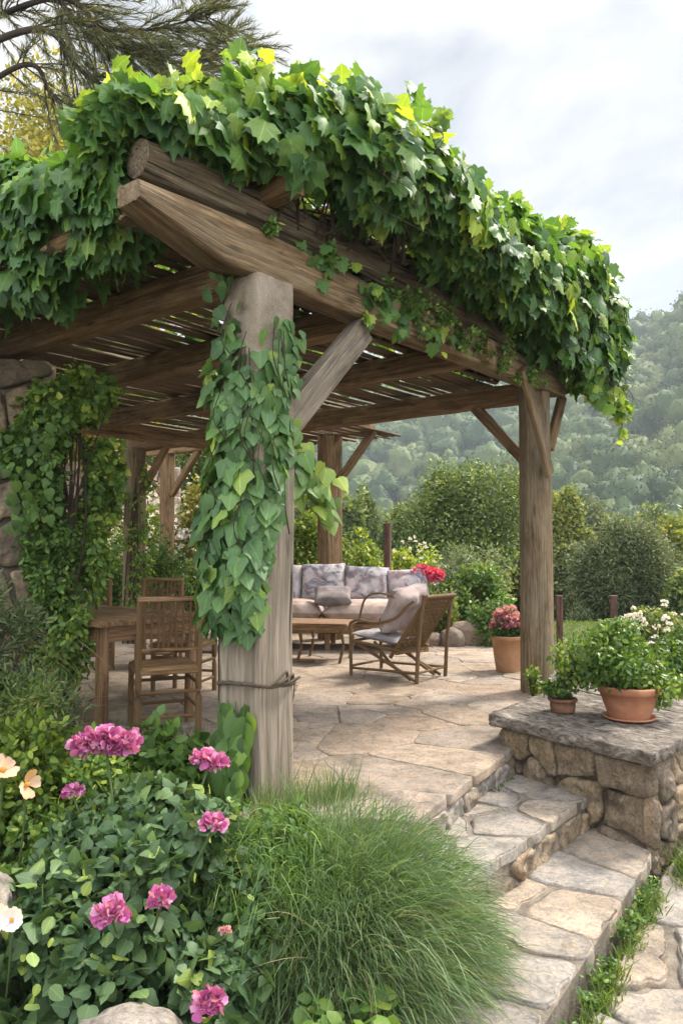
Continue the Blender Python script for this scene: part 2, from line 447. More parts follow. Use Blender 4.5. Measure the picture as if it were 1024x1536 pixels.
def stone_face(mb, o, ax, ay, nrm, w, h, step, rng, depth=.06, gap=.008, stretch=1.3, jit=.4, rough=.015, seeds=None):
    poly = [A(0, 0), A(w, 0), A(w, h), A(0, h)]
    sd = seeds_in(poly, step, rng, jit, 0, stretch) if seeds is None else np.asarray(seeds)
    o, ax, ay, nrm = (np.asarray(q, float) for q in (o, ax, ay, nrm))
    for c in cells(poly, sd):
        Q = stone_outline(c, gap*rng.uniform(.5, 1.3), rng, seg=.025, rough=rough, rounds=3)
        if Q is None: Q = stone_outline(c, .001, rng, seg=.03, rough=rough*.5, rounds=2)
        if Q is None: continue
        n = len(Q); ctr = Q.mean(0); dp = depth*rng.uniform(.7, 1.35); rnd = rng.uniform(); rings = []
        for s_, d in ((1.0, -.05), (1.0, .25), (.985, .58), (.955, .80), (.90, .93), (.80, 1.0), (.68, 1.02), (.54, 1.03), (.38, 1.03), (.2, 1.03)):
            R = ctr+(Q-ctr)*s_
            p3 = o + R[:, :1]*ax + R[:, 1:]*ay
            H = d*dp + ((.040*fbm(p3*7+rnd*40, int(rnd*900), 4) - .030*np.abs(fbm(p3*11+rnd*20, int(rnd*700), 3)) + .014*fbm(p3*34+rnd*40, int(rnd*900), 2)) if d > .2 else 0)
            rings.append(p3 + np.broadcast_to(H, (n,))[:, None]*nrm)
        V = np.concatenate(rings + [[rings[-1].mean(0)]]); m = len(rings)
        i = np.arange(m-1)[:, None]*n; j = np.arange(n)[None]; jn = (j+1) % n
        F = np.stack([i+j, i+jn, i+n+jn, i+n+j], -1).reshape(-1, 4)
        k = np.arange(n); F3 = np.stack([(m-1)*n+k, (m-1)*n+(k+1) % n, np.full(n, m*n)], 1)
        if np.dot(np.cross(ax, ay), nrm) < 0: F = F[:, ::-1].copy(); F3 = F3[:, ::-1].copy()
        mb.add(V, [F, F3], V+rnd*31, rnd)
def prism(mb, poly, z0, z1, rnd=.5, mat=0):
    P = np.asarray(poly, float); n = len(P); k = np.arange(n)
    V = np.concatenate([np.column_stack([P, np.full(n, z0)]), np.column_stack([P, np.full(n, z1)])])
    mb.add(V, [np.stack([k, (k+1) % n, n+(k+1) % n, n+k], 1), list(n+k), list(k[::-1])], V, rnd, mat)

# ------------------------------------------------------------------ materials
class NT:
    def __init__(s, name):
        s.m = bpy.data.materials.new(name); s.m.use_nodes = True; s.t = s.m.node_tree; s.t.nodes.clear()
        s.out = s.n('ShaderNodeOutputMaterial'); s.b = s.n('ShaderNodeBsdfPrincipled'); s.l(s.b.outputs[0], s.out.inputs['Surface'])
    def n(s, t, **k):
        o = s.t.nodes.new(t)
        for a, b in k.items(): setattr(o, a, b)
        return o
    def l(s, a, b): s.t.links.new(a, b)
    def attr(s, name): return s.n('ShaderNodeAttribute', attribute_name=name)
    def noise(s, vec, scale, detail=6, rough=.55, dist=0, mapping=None):
        if mapping is not None:
            m = s.n('ShaderNodeMapping'); m.inputs['Scale'].default_value = mapping; s.l(vec, m.inputs['Vector']); vec = m.outputs[0]
        o = s.n('ShaderNodeTexNoise'); o.inputs['Scale'].default_value = scale; o.inputs['Detail'].default_value = detail
        o.inputs['Roughness'].default_value = rough; o.inputs['Distortion'].default_value = dist
        s.l(vec, o.inputs['Vector']); return o.outputs['Fac']
    def ramp(s, fac, stops, interp='LINEAR'):
        r = s.n('ShaderNodeValToRGB'); e = r.color_ramp.elements; r.color_ramp.interpolation = interp
        while len(e) < len(stops): e.new(.5)
        for k, (p, c) in enumerate(stops):
            e[k].position = p; e[k].color = (*c, 1) if not isinstance(c, (int, float)) else (c, c, c, 1)
        s.l(fac, r.inputs['Fac']); return r.outputs['Color']
    def mix(s, fac, a, b, mode='MIX'):
        m = s.n('ShaderNodeMix', data_type='RGBA', blend_type=mode)
        for v, i in ((fac, 0), (a, 6), (b, 7)):
            if hasattr(v, 'is_output'): s.l(v, m.inputs[i])
            else: m.inputs[i].default_value = v if i == 0 else (*v, 1)
        return m.outputs[2]
    def bump(s, h, strength=.3, dist=.01, normal=None):
        b = s.n('ShaderNodeBump'); b.inputs['Strength'].default_value = strength; b.inputs['Distance'].default_value = dist
        s.l(h, b.inputs['Height'])
        if normal is not None: s.l(normal, b.inputs['Normal'])
        return b.outputs['Normal']
def wood(name, dark, mid, light, rough=.75, patch=None, grain=1.0, crack=.5):
    k = NT(name); g = k.attr('gc').outputs['Vector']
    f1 = k.noise(g, 1.0, 9, .70, 1.1, (1.9*grain, 38*grain, 38*grain))
    f2 = k.noise(g, 1.0, 4, .6, .3, (4*grain, 115*grain, 115*grain))
    base = k.ramp(f1, [(.32, dark), (.5, mid), (.70, light)])
    fine = k.ramp(f2, [(.32, .48), (.66, 1.2)])
    base = k.mix(.75, base, fine, 'MULTIPLY')
    cr = k.noise(g, 1.0, 3, .5, .4, (.9*grain, 34*grain, 34*grain))
    crm = k.ramp(cr, [(.335, 1.0), (.365, 0.0)])
    base = k.mix(k.mix(1.0, crm, (crack,)*3, 'MULTIPLY'), base, tuple(c*.25 for c in dark))
    st = k.ramp(k.noise(g, 3.0, 6, .65, .8, (1, 2.2, 2.2)), [(.36, .55), (.52, 1.0), (.7, 1.12)])
    base = k.mix(.8, base, st, 'MULTIPLY')
    kv = k.n('ShaderNodeTexVoronoi'); kv.inputs['Scale'].default_value = 1.0
    km = k.n('ShaderNodeMapping'); km.inputs['Scale'].default_value = (2.2, 9, 9); k.l(g, km.inputs['Vector']); k.l(km.outputs[0], kv.inputs['Vector'])
    base = k.mix(k.ramp(kv.outputs['Distance'], [(.07, .85), (.17, 0.0)]), base, tuple(c*.5 for c in dark))
    if patch:
        pm = k.ramp(k.noise(g, 2.2, 5, .6, .2, (.7, 2, 2)), [(.45, 0.0), (.65, 1.0)])
        base = k.mix(k.mix(1.0, pm, (.45,)*3, 'MULTIPLY'), base, k.mix(.7, patch, fine, 'MULTIPLY'))
    k.l(base, k.b.inputs['Base Color']); k.b.inputs['Roughness'].default_value = rough
    k.b.inputs['Specular IOR Level'].default_value = .3
    h = k.mix(.5, f1, f2); h = k.mix(crm, h, (0, 0, 0))
    k.l(k.bump(h, .9, .016), k.b.inputs['Normal'])
    return k.m
def stone(name, cols, dark=.55, lichen=None, bump=.5, rough=.85, joint=None, grain=(.55, 1.25)):
    k = NT(name); r = k.attr('rnd').outputs['Fac']; g = k.attr('gc').outputs['Vector']
    n = len(cols)
    base = k.ramp(r, [((i+.0)/n, c) for i, c in enumerate(cols)], 'CONSTANT')
    big = k.noise(g, 3.0, 7, .62, .5); fine = k.noise(g, 52, 6, .82); med = k.noise(g, 13, 8, .72, .6)
    base = k.mix(1.0, base, k.ramp(big, [(.30, dark*.8), (.46, .9), (.70, 1.22)]), 'MULTIPLY')
    crk = k.ramp(k.noise(g, 2.2, 5, .6, 1.6), [(.488, 0.0), (.498, 1.0), (.508, 0.0)])
    base = k.mix(k.mix(1.0, crk, (.38,)*3, 'MULTIPLY'), base, (.09, .07, .05))
    base = k.mix(1.0, base, k.ramp(fine, [(.32, grain[0]), (.52, 1.0), (.70, grain[1])]), 'MULTIPLY')
    base = k.mix(1.0, base, k.ramp(med, [(.33, .58), (.50, 1.0), (.68, 1.15)]), 'MULTIPLY')
    warm = k.ramp(med, [(.48, 0.0), (.66, .7)])
    base = k.mix(warm, base, k.mix(1.0, base, (1.10, .95, .80), 'MULTIPLY'))
    if lichen:
        lm = k.ramp(k.noise(g, 7, 8, .7, 1.0), [(.57, 0.0), (.64, .8)])
        base = k.mix(lm, base, lichen)
    k.l(base, k.b.inputs['Base Color']); k.b.inputs['Roughness'].default_value = rough
    k.b.inputs['Specular IOR Level'].default_value = .25
    h = k.mix(.45, med, fine)
    k.l(k.bump(h, bump, .02), k.b.inputs['Normal'])
    return k.m
def leafm(name, stops, transl=.35, tcol=1.6, rough=.42, spec=.4, veins=False):
    k = NT(name); r = k.attr('rnd').outputs['Fac']; g = k.attr('gc').outputs['Vector']
    c = k.ramp(r, stops)
    geo = k.n('ShaderNodeNewGeometry')
    nz_ = k.noise(geo.outputs['Position'], 9, 3, .6)
    c = k.mix(.6, c, k.ramp(nz_, [(.3, .72), (.7, 1.22)]), 'MULTIPLY')
    if veins:
        sp = k.n('ShaderNodeSeparateXYZ'); k.l(g, sp.inputs[0])
        ab = k.n('ShaderNodeMath', operation='ABSOLUTE'); k.l(sp.outputs[0], ab.inputs[0])
        mid = k.ramp(ab.outputs[0], [(.012, 1.0), (.03, 0.0)])
        at = k.n('ShaderNodeMath', operation='ARCTAN2'); 
        yy = k.n('ShaderNodeMath', operation='SUBTRACT'); k.l(sp.outputs[1], yy.inputs[0]); k.l(ab.outputs[0], yy.inputs[1])
        wv = k.n('ShaderNodeMath', operation='MULTIPLY'); k.l(yy.outputs[0], wv.inputs[0]); wv.inputs[1].default_value = 34
        sn = k.n('ShaderNodeMath', operation='SINE'); k.l(wv.outputs[0], sn.inputs[0])
        sd = k.ramp(sn.outputs[0], [(.86, 0.0), (1.0, .55)])
        vm = k.mix(1.0, mid, sd, 'ADD')
        c = k.mix(k.mix(1.0, vm, (.55,)*3, 'MULTIPLY'), c, k.mix(1.0, c, (1.9, 1.75, 1.5), 'MULTIPLY'))
        k.l(k.bump(vm, .25, .004), k.b.inputs['Normal'])
    k.l(c, k.b.inputs['Base Color']); k.b.inputs['Roughness'].default_value = rough; k.b.inputs['Specular IOR Level'].default_value = spec
    t = k.n('ShaderNodeBsdfTranslucent'); k.l(k.mix(1.0, c, (tcol*1.25, tcol*1.1, tcol*.45), 'MULTIPLY'), t.inputs['Color'])
    ms = k.n('ShaderNodeMixShader'); ms.inputs[0].default_value = transl
    k.l(k.b.outputs[0], ms.inputs[1]); k.l(t.outputs[0], ms.inputs[2]); k.l(ms.outputs[0], k.out.inputs['Surface'])
    return k.m
def plain(name, stops, scale=8, rough=.8, bump=.3, spec=.3, use_rnd=False, det=7, dist=.02):
    k = NT(name); g = k.attr('gc').outputs['Vector']
    f = k.noise(g, scale, det, .62, .3)
    c = k.ramp(f, stops)
    if use_rnd: c = k.mix(1.0, c, k.ramp(k.attr('rnd').outputs['Fac'], [(0, .7), (1, 1.25)]), 'MULTIPLY')
    k.l(c, k.b.inputs['Base Color']); k.b.inputs['Roughness'].default_value = rough; k.b.inputs['Specular IOR Level'].default_value = spec
    f2 = k.noise(g, scale*5, 5, .7)
    k.l(k.bump(f2, bump, dist), k.b.inputs['Normal'])
    return k.m
M_BEAM = wood('beam_wood', (0.050, 0.030, 0.014), (0.165, 0.104, 0.050), (0.330, 0.228, 0.122), patch=(0.250, 0.207, 0.131))
M_RAFT = wood('rafter_wood', (0.075, 0.042, 0.019), (0.200, 0.122, 0.056), (0.330, 0.217, 0.108), crack=.6)
M_SLAT = wood('slat_wood', (0.065, 0.042, 0.023), (0.200, 0.133, 0.077), (0.340, 0.265, 0.162), patch=(0.210, 0.175, 0.122))
M_GREY = wood('grey_wood', (.10, .078, .055), (.24, .195, .145), (.37, .315, .245), patch=(.19, .155, .115), rough=.85, crack=.75)
M_LOG = wood('rotten_log_wood', (0.045, 0.032, 0.019), (0.150, 0.111, 0.068), (0.300, 0.249, 0.158), rough=.9, crack=.9, patch=(0.210, 0.175, 0.113))
M_POST = wood('post_wood', (0.075, 0.048, 0.025), (0.185, 0.127, 0.070), (0.300, 0.228, 0.135), patch=(0.240, 0.212, 0.140))
M_FURN = wood('furniture_wood', (0.105, 0.057, 0.024), (0.284, 0.165, 0.071), (0.420, 0.275, 0.128), rough=.6, crack=.3, grain=1.4)
M_TABLE = wood('table_wood', (.10, .052, .025), (.27, .155, .078), (.40, .26, .145), rough=.6, crack=.4)
M_BAMB = wood('bamboo_wood', (0.089, 0.048, 0.021), (0.242, 0.138, 0.059), (0.367, 0.242, 0.109), rough=.5, crack=.2, grain=1.6)
M_RUST = wood('rust_post_wood', (.045, .022, .016), (.12, .062, .045), (.19, .11, .085))
M_STEM = wood('vine_stem_bark', (.03, .021, .013), (.08, .056, .036), (.15, .11, .07), rough=.95)
M_BARK = wood('tree_bark', (.035, .026, .019), (.085, .065, .05), (.15, .12, .095), rough=.95)
PAVE = [(0.297, 0.232, 0.174), (0.270, 0.219, 0.174), (0.315, 0.249, 0.187), (0.257, 0.211, 0.170), (0.302, 0.228, 0.166), (0.284, 0.232, 0.187), (0.324, 0.267, 0.212), (0.270, 0.211, 0.158)]
M_PAVE = stone('paving_stone', PAVE, dark=.66, bump=.55)
M_STEP = stone('step_stone', [(.27, .235, .195), (.25, .225, .195), (.29, .245, .195), (.26, .235, .205), (.295, .24, .185), (.275, .25, .215)], dark=.60, bump=.6)
M_WALL = stone('wall_stone', [(.25, .185, .12), (.22, .17, .12), (.28, .215, .14), (.20, .16, .12), (.30, .235, .16), (.24, .195, .145)], dark=.38, bump=1.0, lichen=(.33, .28, .20), grain=(.38, 1.45))
M_PIER = stone('pier_stone', [(.22, .165, .11), (.18, .14, .10), (.26, .20, .135), (.30, .24, .16)], dark=.5, bump=.7, lichen=(.12, .12, .06))
kc = NT('cap_stone'); g = kc.attr('gc').outputs['Vector']
mpc = kc.n('ShaderNodeMapping'); mpc.inputs['Rotation'].default_value = (0, 0, -math.atan2(-.93, .62)); kc.l(g, mpc.inputs['Vector']); gs = mpc.outputs[0]
f1 = kc.noise(gs, 1, 9, .72, 1.4, (7, 13, 10)); f2 = kc.noise(gs, 1, 6, .8, .5, (40, 70, 40))
c = kc.ramp(f1, [(.34, (.035, .028, .022)), (.45, (.13, .108, .086)), (.55, (.24, .205, .17)), (.66, (.42, .38, .33))])
c = kc.mix(.8, c, kc.ramp(f2, [(.3, .5), (.55, 1.0), (.75, 1.3)]), 'MULTIPLY')
kc.l(c, kc.b.inputs['Base Color']); kc.b.inputs['Roughness'].default_value = .85; kc.b.inputs['Specular IOR Level'].default_value = .2
kc.l(kc.bump(kc.mix(.5, f1, f2), 1.0, .03), kc.b.inputs['Normal']); M_CAP = kc.m
M_ROCK = stone('boulder_stone', [(.34, .30, .255), (.31, .275, .235), (.37, .325, .27)], dark=.55, bump=.8, lichen=(.42, .40, .36))
M_ROCKB = stone('brown_boulder_stone', [(.22, .165, .12), (.26, .20, .15), (.19, .15, .12)], dark=.55, bump=.8)
M_MORT = plain('mortar', [(.3, (.10, .082, .062)), (.55, (.20, .168, .13)), (.75, (.27, .23, .185))], 14, .95, .8)
M_SAND = plain('patio_joint_sand', [(.3, (.17, .135, .10)), (.6, (.28, .23, .175)), (.8, (.34, .285, .22))], 10, .95, .7)
M_TERRA = plain('terracotta', [(.3, (.25, .10, .055)), (.55, (.37, .165, .09)), (.8, (.45, .235, .145))], 4, .8, .25)
M_TERRB = plain('pale_terracotta', [(.3, (.30, .155, .08)), (.55, (.42, .235, .125)), (.8, (.50, .32, .20))], 4, .85, .25)
M_TERRD = plain('dark_terracotta', [(.3, (.11, .055, .033)), (.55, (.19, .095, .055)), (.8, (.27, .16, .10))], 8, .85, .35)
M_SOIL = plain('potting_soil', [(.3, (.02, .014, .009)), (.7, (.07, .05, .034))], 20, .95, .9)
M_ROPE = wood('rope_fibre', (.09, .065, .045), (.19, .145, .10), (.30, .24, .18), rough=.9, grain=3)
# greens
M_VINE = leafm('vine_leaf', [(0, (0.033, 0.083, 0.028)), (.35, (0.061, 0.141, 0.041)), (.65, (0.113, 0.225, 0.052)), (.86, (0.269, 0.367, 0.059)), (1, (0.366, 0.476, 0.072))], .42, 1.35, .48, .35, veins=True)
M_IVY = leafm('ivy_leaf', [(0, (0.039, 0.094, 0.032)), (.5, (0.081, 0.167, 0.052)), (.8, (0.133, 0.234, 0.064)), (1, (0.304, 0.393, 0.072))], .30, 1.5, .45, .4, veins=True)
M_SMALL = leafm('small_ivy_leaf', [(0, (0.042, 0.087, 0.022)), (.5, (0.092, 0.177, 0.036)), (.85, (0.196, 0.302, 0.054)), (1, (0.390, 0.458, 0.082))], .32, 1.5, .5, .35)
M_ROSEM = leafm('rosemary_leaf', [(0, (0.051, 0.081, 0.037)), (.5, (0.100, 0.144, 0.066)), (.85, (0.182, 0.227, 0.102)), (1, (0.291, 0.312, 0.140))], .25, 1.3, .6, .3)
M_GRASS = leafm('meadow_grass_blade', [(0, (0.044, 0.081, 0.017)), (.5, (0.094, 0.155, 0.031)), (.85, (0.163, 0.218, 0.054)), (1, (0.325, 0.276, 0.120))], .35, 1.4, .55, .3)
M_FLUFF = leafm('feathery_grass_blade', [(0, (0.046, 0.087, 0.035)), (.45, (0.092, 0.161, 0.059)), (.8, (0.160, 0.237, 0.096)), (1, (0.306, 0.348, 0.162))], .30, 1.3, .5, .35)
M_ROSEL = leafm('peony_leaf', [(0, (0.036, 0.079, 0.031)), (.5, (0.076, 0.135, 0.053)), (.82, (0.129, 0.203, 0.071)), (1, (0.258, 0.324, 0.056))], .25, 1.3, .5, .35, veins=True)
M_BUSH = leafm('bright_bush_leaf', [(0, (0.060, 0.099, 0.017)), (.45, (0.132, 0.205, 0.032)), (.8, (0.251, 0.317, 0.048)), (1, (0.423, 0.450, 0.091))], .40, 1.5, .5, .3)
M_POTL = leafm('pot_plant_leaf', [(0, (.035, .08, .016)), (.5, (.075, .15, .028)), (.85, (.14, .22, .04)), (1, (.24, .31, .06))], .35, 1.4, .45, .35)
M_OLIVE = leafm('olive_tree_leaf', [(0, (0.067, 0.092, 0.039)), (.5, (0.139, 0.172, 0.072)), (.85, (0.246, 0.282, 0.110)), (1, (0.382, 0.402, 0.161))], .28, 1.3, .5, .35)
M_DARKT = leafm('dark_tree_leaf', [(0, (0.049, 0.085, 0.026)), (.5, (0.105, 0.159, 0.042)), (.85, (0.214, 0.264, 0.065)), (1, (0.400, 0.423, 0.101))], .30, 1.4, .5, .3)
M_MIDT = leafm('green_tree_leaf', [(0, (0.051, 0.083, 0.022)), (.5, (0.111, 0.158, 0.037)), (.85, (0.203, 0.240, 0.058)), (1, (0.338, 0.330, 0.086))], .32, 1.4, .5, .3)
M_PINE = leafm('pine_needle', [(0, (0.053, 0.065, 0.026)), (.5, (0.114, 0.126, 0.047)), (.85, (0.197, 0.194, 0.073)), (1, (0.302, 0.276, 0.105))], .2, 1.2, .6, .3)
M_GOLD = leafm('golden_tree_leaf', [(0, (0.108, 0.120, 0.028)), (.5, (0.216, 0.216, 0.050)), (1, (0.408, 0.360, 0.099))], .4, 1.3, .5, .3)
M_FOREST = leafm('forest_crown_leaf', [(0, (0.027, 0.054, 0.015)), (.4, (0.060, 0.096, 0.026)), (.75, (0.113, 0.141, 0.040)), (1, (0.126, 0.155, 0.059))], .12, 1.3, .7, .2)
M_STRAW = leafm('straw_blade', [(0, (.16, .12, .055)), (1, (.32, .26, .14))], .2, 1.0, .7, .2)
# flowers
M_PINKP = leafm('magenta_petal', [(0, (.32, .055, .20)), (.5, (.52, .14, .35)), (1, (.70, .36, .56))], .3, 1.0, .6, .2)
M_ROSEP = leafm('pale_pink_petal', [(0, (.55, .20, .28)), (1, (.75, .48, .50))], .3, 1.0, .6, .2)
M_PEACH = leafm('peach_petal', [(0, (.70, .42, .24)), (1, (.80, .66, .50))], .3, 1.0, .6, .2)
M_CORAL = leafm('coral_pink_petal', [(0, (.52, .04, .14)), (1, (.74, .16, .28))], .3, 1.0, .6, .2)
M_WHITE = leafm('white_petal', [(0, (.62, .58, .60)), (1, (.80, .78, .78))], .3, 1.0, .6, .2)
M_MAUVE = leafm('mauve_petal', [(0, (.22, .03, .09)), (.5, (.42, .12, .20)), (1, (.65, .42, .42))], .3, 1.0, .6, .2)
M_CORE = plain('stamen_orange', [(.3, (.55, .20, .02)), (.7, (.75, .34, .05))], 30, .7)
M_GSTEM = plain('green_stem', [(.3, (.05, .09, .025)), (.7, (.09, .14, .04))], 20, .6)

# ------------------------------------------------------------------ pergola axes (metres; patio is z = 0, camera above the origin)
P0 = A(-.455, 4.18)
UU = A(.62, .785); VV = A(-.785, .62)
def pg(u, v, z): p = P0 + u*UU + v*VV; return A(p[0], p[1], z)
U3 = A(UU[0], UU[1], 0); V3 = A(VV[0], VV[1], 0)
def px(x, Y): return (x-512)/FPX*Y          # metres sideways of a photo column at depth Y
def pz(y, Y): return CAM_Z + (824.5-y)/FPX*Y

# ------------------------------------------------------------------ ground, hills, far wood
def zt(x, y):
    x = np.asarray(x, float); y = np.asarray(y, float)
    ln = 3.80 - .12*(x-.3)                       # front edge of the patio, left part
    d = np.where(x < .3, np.minimum(ln, 3.95 - .55*(x+.5)) - y, 9)
    bed = -.09 - .36*smooth(d/1.5)
    stp = -.60
    t = smooth((x+.05)/.35)
    front = bed*(1-t) + stp*t
    # garden beyond the low wall and round the patio
    r = np.hypot(x, y)
    gar = -.13 - .30*smooth((y-9)/10)*smooth((x-1)/4) - 9.5*smooth((y-19)/65) - 1.2*smooth((x-6)/14)
    side = smooth((y - (4.55 + (x-1.85)*1.15))/.35)
    right = -.52*(1-side) + gar*side
    under = -.16
    inpat = (y > ln+.0) & (x < 1.3+(y-5.4)*.55)
    z = np.where(x < .3, np.where(d > 0, front, np.where(y < 9, -.12, gar)), np.where(x < 1.78, np.where(y < 6.3, -.62, gar), right))
    return z
def grid(mb, xs, ys, f, wob=0):
    X, Y = np.meshgrid(xs, ys, indexing='ij'); Z = f(X, Y)
    V = np.stack([X, Y, Z], -1).reshape(-1, 3); n = len(ys)
    if wob: V[:, 2] += wob*fbm(V*A(1.2, 1.2, 0), 3, 4)*smooth(np.hypot(V[:, 0], V[:, 1])/6)
    i = np.arange(len(xs)-1)[:, None]*n; j = np.arange(n-1)[None]
    mb.add(V, np.stack([i+j, i+n+j, i+n+j+1, i+j+1], -1).reshape(-1, 4), V)
kg = NT('garden_ground'); gg = kg.attr('gc').outputs['Vector']
c1 = kg.ramp(kg.noise(gg, 1.6, 8, .65), [(.30, (.035, .024, .016)), (.48, (.075, .052, .034)), (.62, (.045, .065, .018)), (.8, (.09, .12, .03))])
c2 = kg.ramp(kg.noise(gg, 60, 4, .7), [(.3, .5), (.7, 1.3)])
kg.l(kg.mix(.8, c1, c2, 'MULTIPLY'), kg.b.inputs['Base Color']); kg.b.inputs['Roughness'].default_value = .95
kg.l(kg.bump(kg.noise(gg, 24, 6, .7), .9, .04), kg.b.inputs['Normal'])
xs = np.unique(np.concatenate([-np.geomspace(6, 140, 30)[::-1], np.linspace(-6, 6, 121), np.geomspace(6, 140, 30)]))
ys = np.unique(np.concatenate([np.linspace(-12, 1.5, 14), np.linspace(1.5, 14, 126), np.geomspace(14, 150, 40)]))
mb = MB(); grid(mb, xs, ys, zt, .05); struct(mb.build('ground', kg.m))

def hz(az, r):
    R1 = 470 - 330*np.clip(az, -.5, .6) ; r0 = 118 - 70*np.clip(az, -.4, .5)
    el = .235 + .20*az - .06*np.sin(az*3+.5) + .008*np.sin(az*23) + .006*np.sin(az*41+1)
    zr = 1.3 + el*R1
    t = (r-r0)/(R1-r0)
    base = -11 + (zr+11)*np.where(t < 1, smooth(t*.5+.0)*2*.62+.38*smooth(t), 1-.25*(t-1)**1.5)
    base = base + 5*np.sin(az*17+r*.021)*smooth(t)*(t < 1.1) + 4*np.sin(az*9-r*.013)*smooth(t)
    return np.where(t < 0, -11, base)
azs = np.linspace(-1.0, .9, 150); rs = np.geomspace(40, 900, 90)
AZ, RR = np.meshgrid(azs, rs, indexing='ij')
Vh = np.stack([RR*np.sin(AZ), RR*np.cos(AZ), hz(AZ, RR)-.6], -1).reshape(-1, 3); n = len(rs)
i = np.arange(len(azs)-1)[:, None]*n; j = np.arange(n-1)[None]
mb = MB(); mb.add(Vh, np.stack([i+j, i+j+1, i+n+j+1, i+n+j], -1).reshape(-1, 4)[:, ::-1].copy(), Vh*.05)
M_HILL = plain('hill_floor', [(.3, (.03, .045, .016)), (.6, (.055, .07, .024)), (.8, (.09, .085, .04))], 2.5, .95, .6)
struct(mb.build('hills', M_HILL))

rng = np.random.default_rng(11)
def crowns(mb, C, R, rng):
    V2, F2 = ico(2); V3_, F3_ = ico(3)
    near = np.hypot(C[:, 0], C[:, 1]) < 230
    hid = np.arctan2(C[:, 0], C[:, 1]) < -.08
    for sel, (V, F), nl, ls in ((near & ~hid, (V3_, F3_), 1500, .09), (~near & ~hid, (V3_, F3_), 420, .125), (hid, (V2, F2), 110, .15)):
        Cs = C[sel]; Rs = R[sel]; K = len(Cs)
        if not K: continue
        n = len(V)
        P = np.broadcast_to(V[None], (K, n, 3)).copy()
        seedo = rng.uniform(0, 60, (K, 1, 3))
        q = (P*1.9 + seedo).reshape(-1, 3)
        d = .80 + .62*fbm(q, 5, 3).reshape(K, n) + .28*fbm(q*2.6, 15, 2).reshape(K, n)
        P = P*d[..., None]*Rs[:, None, None]*np.stack([rng.uniform(.8, 1.2, K), rng.uniform(.8, 1.2, K), rng.uniform(.85, 1.45, K)], 1)[:, None, :]
        rnd = np.clip(rng.normal(.42, .22, K), 0, 1)
        rv = np.clip(rnd[:, None] + .25*fbm(q*2.2, 8, 2).reshape(K, n), 0, 1)
        mb.add((P*.92 + Cs[:, None]).reshape(-1, 3), (F[None] + (np.arange(K)*n)[:, None, None]).reshape(-1, 3), (P + Cs[:, None]).reshape(-1, 3), rv.ravel())
        idx = rng.integers(0, n, (K, nl))
        pp = np.take_along_axis(P, idx[..., None], 1)*rng.uniform(.90, 1.10, (K, nl, 1)) + Cs[:, None]
        nn = norm(np.take_along_axis(P, idx[..., None], 1)).reshape(-1, 3)
        KK = K*nl
        leaves(mb, pp.reshape(-1, 3), norm(rdir(rng, KK)+A(0, 0, -.2)), norm(nn + .75*rdir(rng, KK)), np.repeat(Rs, nl)*ls*rng.uniform(.7, 1.4, KK), T_DIA, np.clip(np.repeat(rnd, nl)+rng.normal(0, .14, KK), 0, 1))
pts = []
r = 92.0
while r < 720:
    s_ = 6.2 + r*.0075
    az = np.arange(-.60, .86, s_/r); az = az + rng.uniform(-.45, .45, len(az))*s_/r
    rr = r + rng.uniform(-.5, .5, len(az))*s_
    pts.append(np.stack([az, rr, np.full(len(az), s_)], 1)); r += s_*.86
pts = np.concatenate(pts)
R1 = 470 - 330*np.clip(pts[:, 0], -.5, .6)
pts = pts[pts[:, 1] < R1*1.06]
C = np.stack([pts[:, 1]*np.sin(pts[:, 0]), pts[:, 1]*np.cos(pts[:, 0]), hz(pts[:, 0], pts[:, 1])], 1)
R = pts[:, 2]*rng.uniform(.42, .92, len(pts)); C[:, 2] += R*.75
mb = MB(); crowns(mb, C, R, rng)
struct(mb.build('forest', M_FOREST), 'stuff', 'dense green wood covering the far hillside in hazy light', 'forest')

# haze: one closed box of even air
bx = MB(); V = np.array([(x, y, z) for z in (-45, 225) for y in (-40, 930) for x in (-900, 900)], float)
bx.add(V, np.array([[0, 2, 3, 1], [4, 5, 7, 6], [0, 1, 5, 4], [2, 6, 7, 3], [0, 4, 6, 2], [1, 3, 7, 5]]))
hm = bpy.data.materials.new('haze_air'); hm.use_nodes = True; hm.node_tree.nodes.clear()
o_ = hm.node_tree.nodes.new('ShaderNodeOutputMaterial'); pv = hm.node_tree.nodes.new('ShaderNodeVolumePrincipled')
pv.inputs['Color'].default_value = (.80, .90, 1, 1); pv.inputs['Density'].default_value = .00052; pv.inputs['Anisotropy'].default_value = .1
hm.node_tree.links.new(pv.outputs[0], o_.inputs['Volume'])
struct(bx.build('haze', hm, smooth=False), 'stuff')

# ------------------------------------------------------------------ patio, steps, path
PATIO = [(.35, 3.78), (1.3, 5.41), (2.05, 6.75), (2.5, 8.6), (2.55, 9.9), (1.7, 10.9), (0, 12), (-3, 13.6), (-6.5, 13), (-4.5, 6), (-1.6, 4.4), (-.5, 3.85)]
rng = np.random.default_rng(5)
mb = MB()
sd = rng.uniform((-6.5, 3.7), (2.6, 13.6), (2600, 2)); keep = []
for q in sd[inside(PATIO, sd)]:
    dmin = .22+.34*(.5+.5*math.sin(q[0]*2.1+1.3)*math.sin(q[1]*1.7))
    if not keep or (np.linalg.norm((np.array(keep)-q)*A(.8, 1), axis=1) > dmin).all(): keep.append(q)
sd = np.array(keep)
edge = [A(.35, 3.78) + A(.95, 1.63)*t + A(-.30, .17)*k for t, k in ((.10, .75), (.33, 1.0), (.60, .8), (.86, .9))]
sd = np.array([s_ for s_ in sd if min(np.linalg.norm(s_-e) for e in edge) > .46] + edge)
paving(mb, PATIO, .62, 0, rng, gap=.0025, th=.055, seeds=sd, rough=.014, bev=.007, tilt=.003)
pat = struct(mb.build('patio', M_PAVE))
mb = MB()
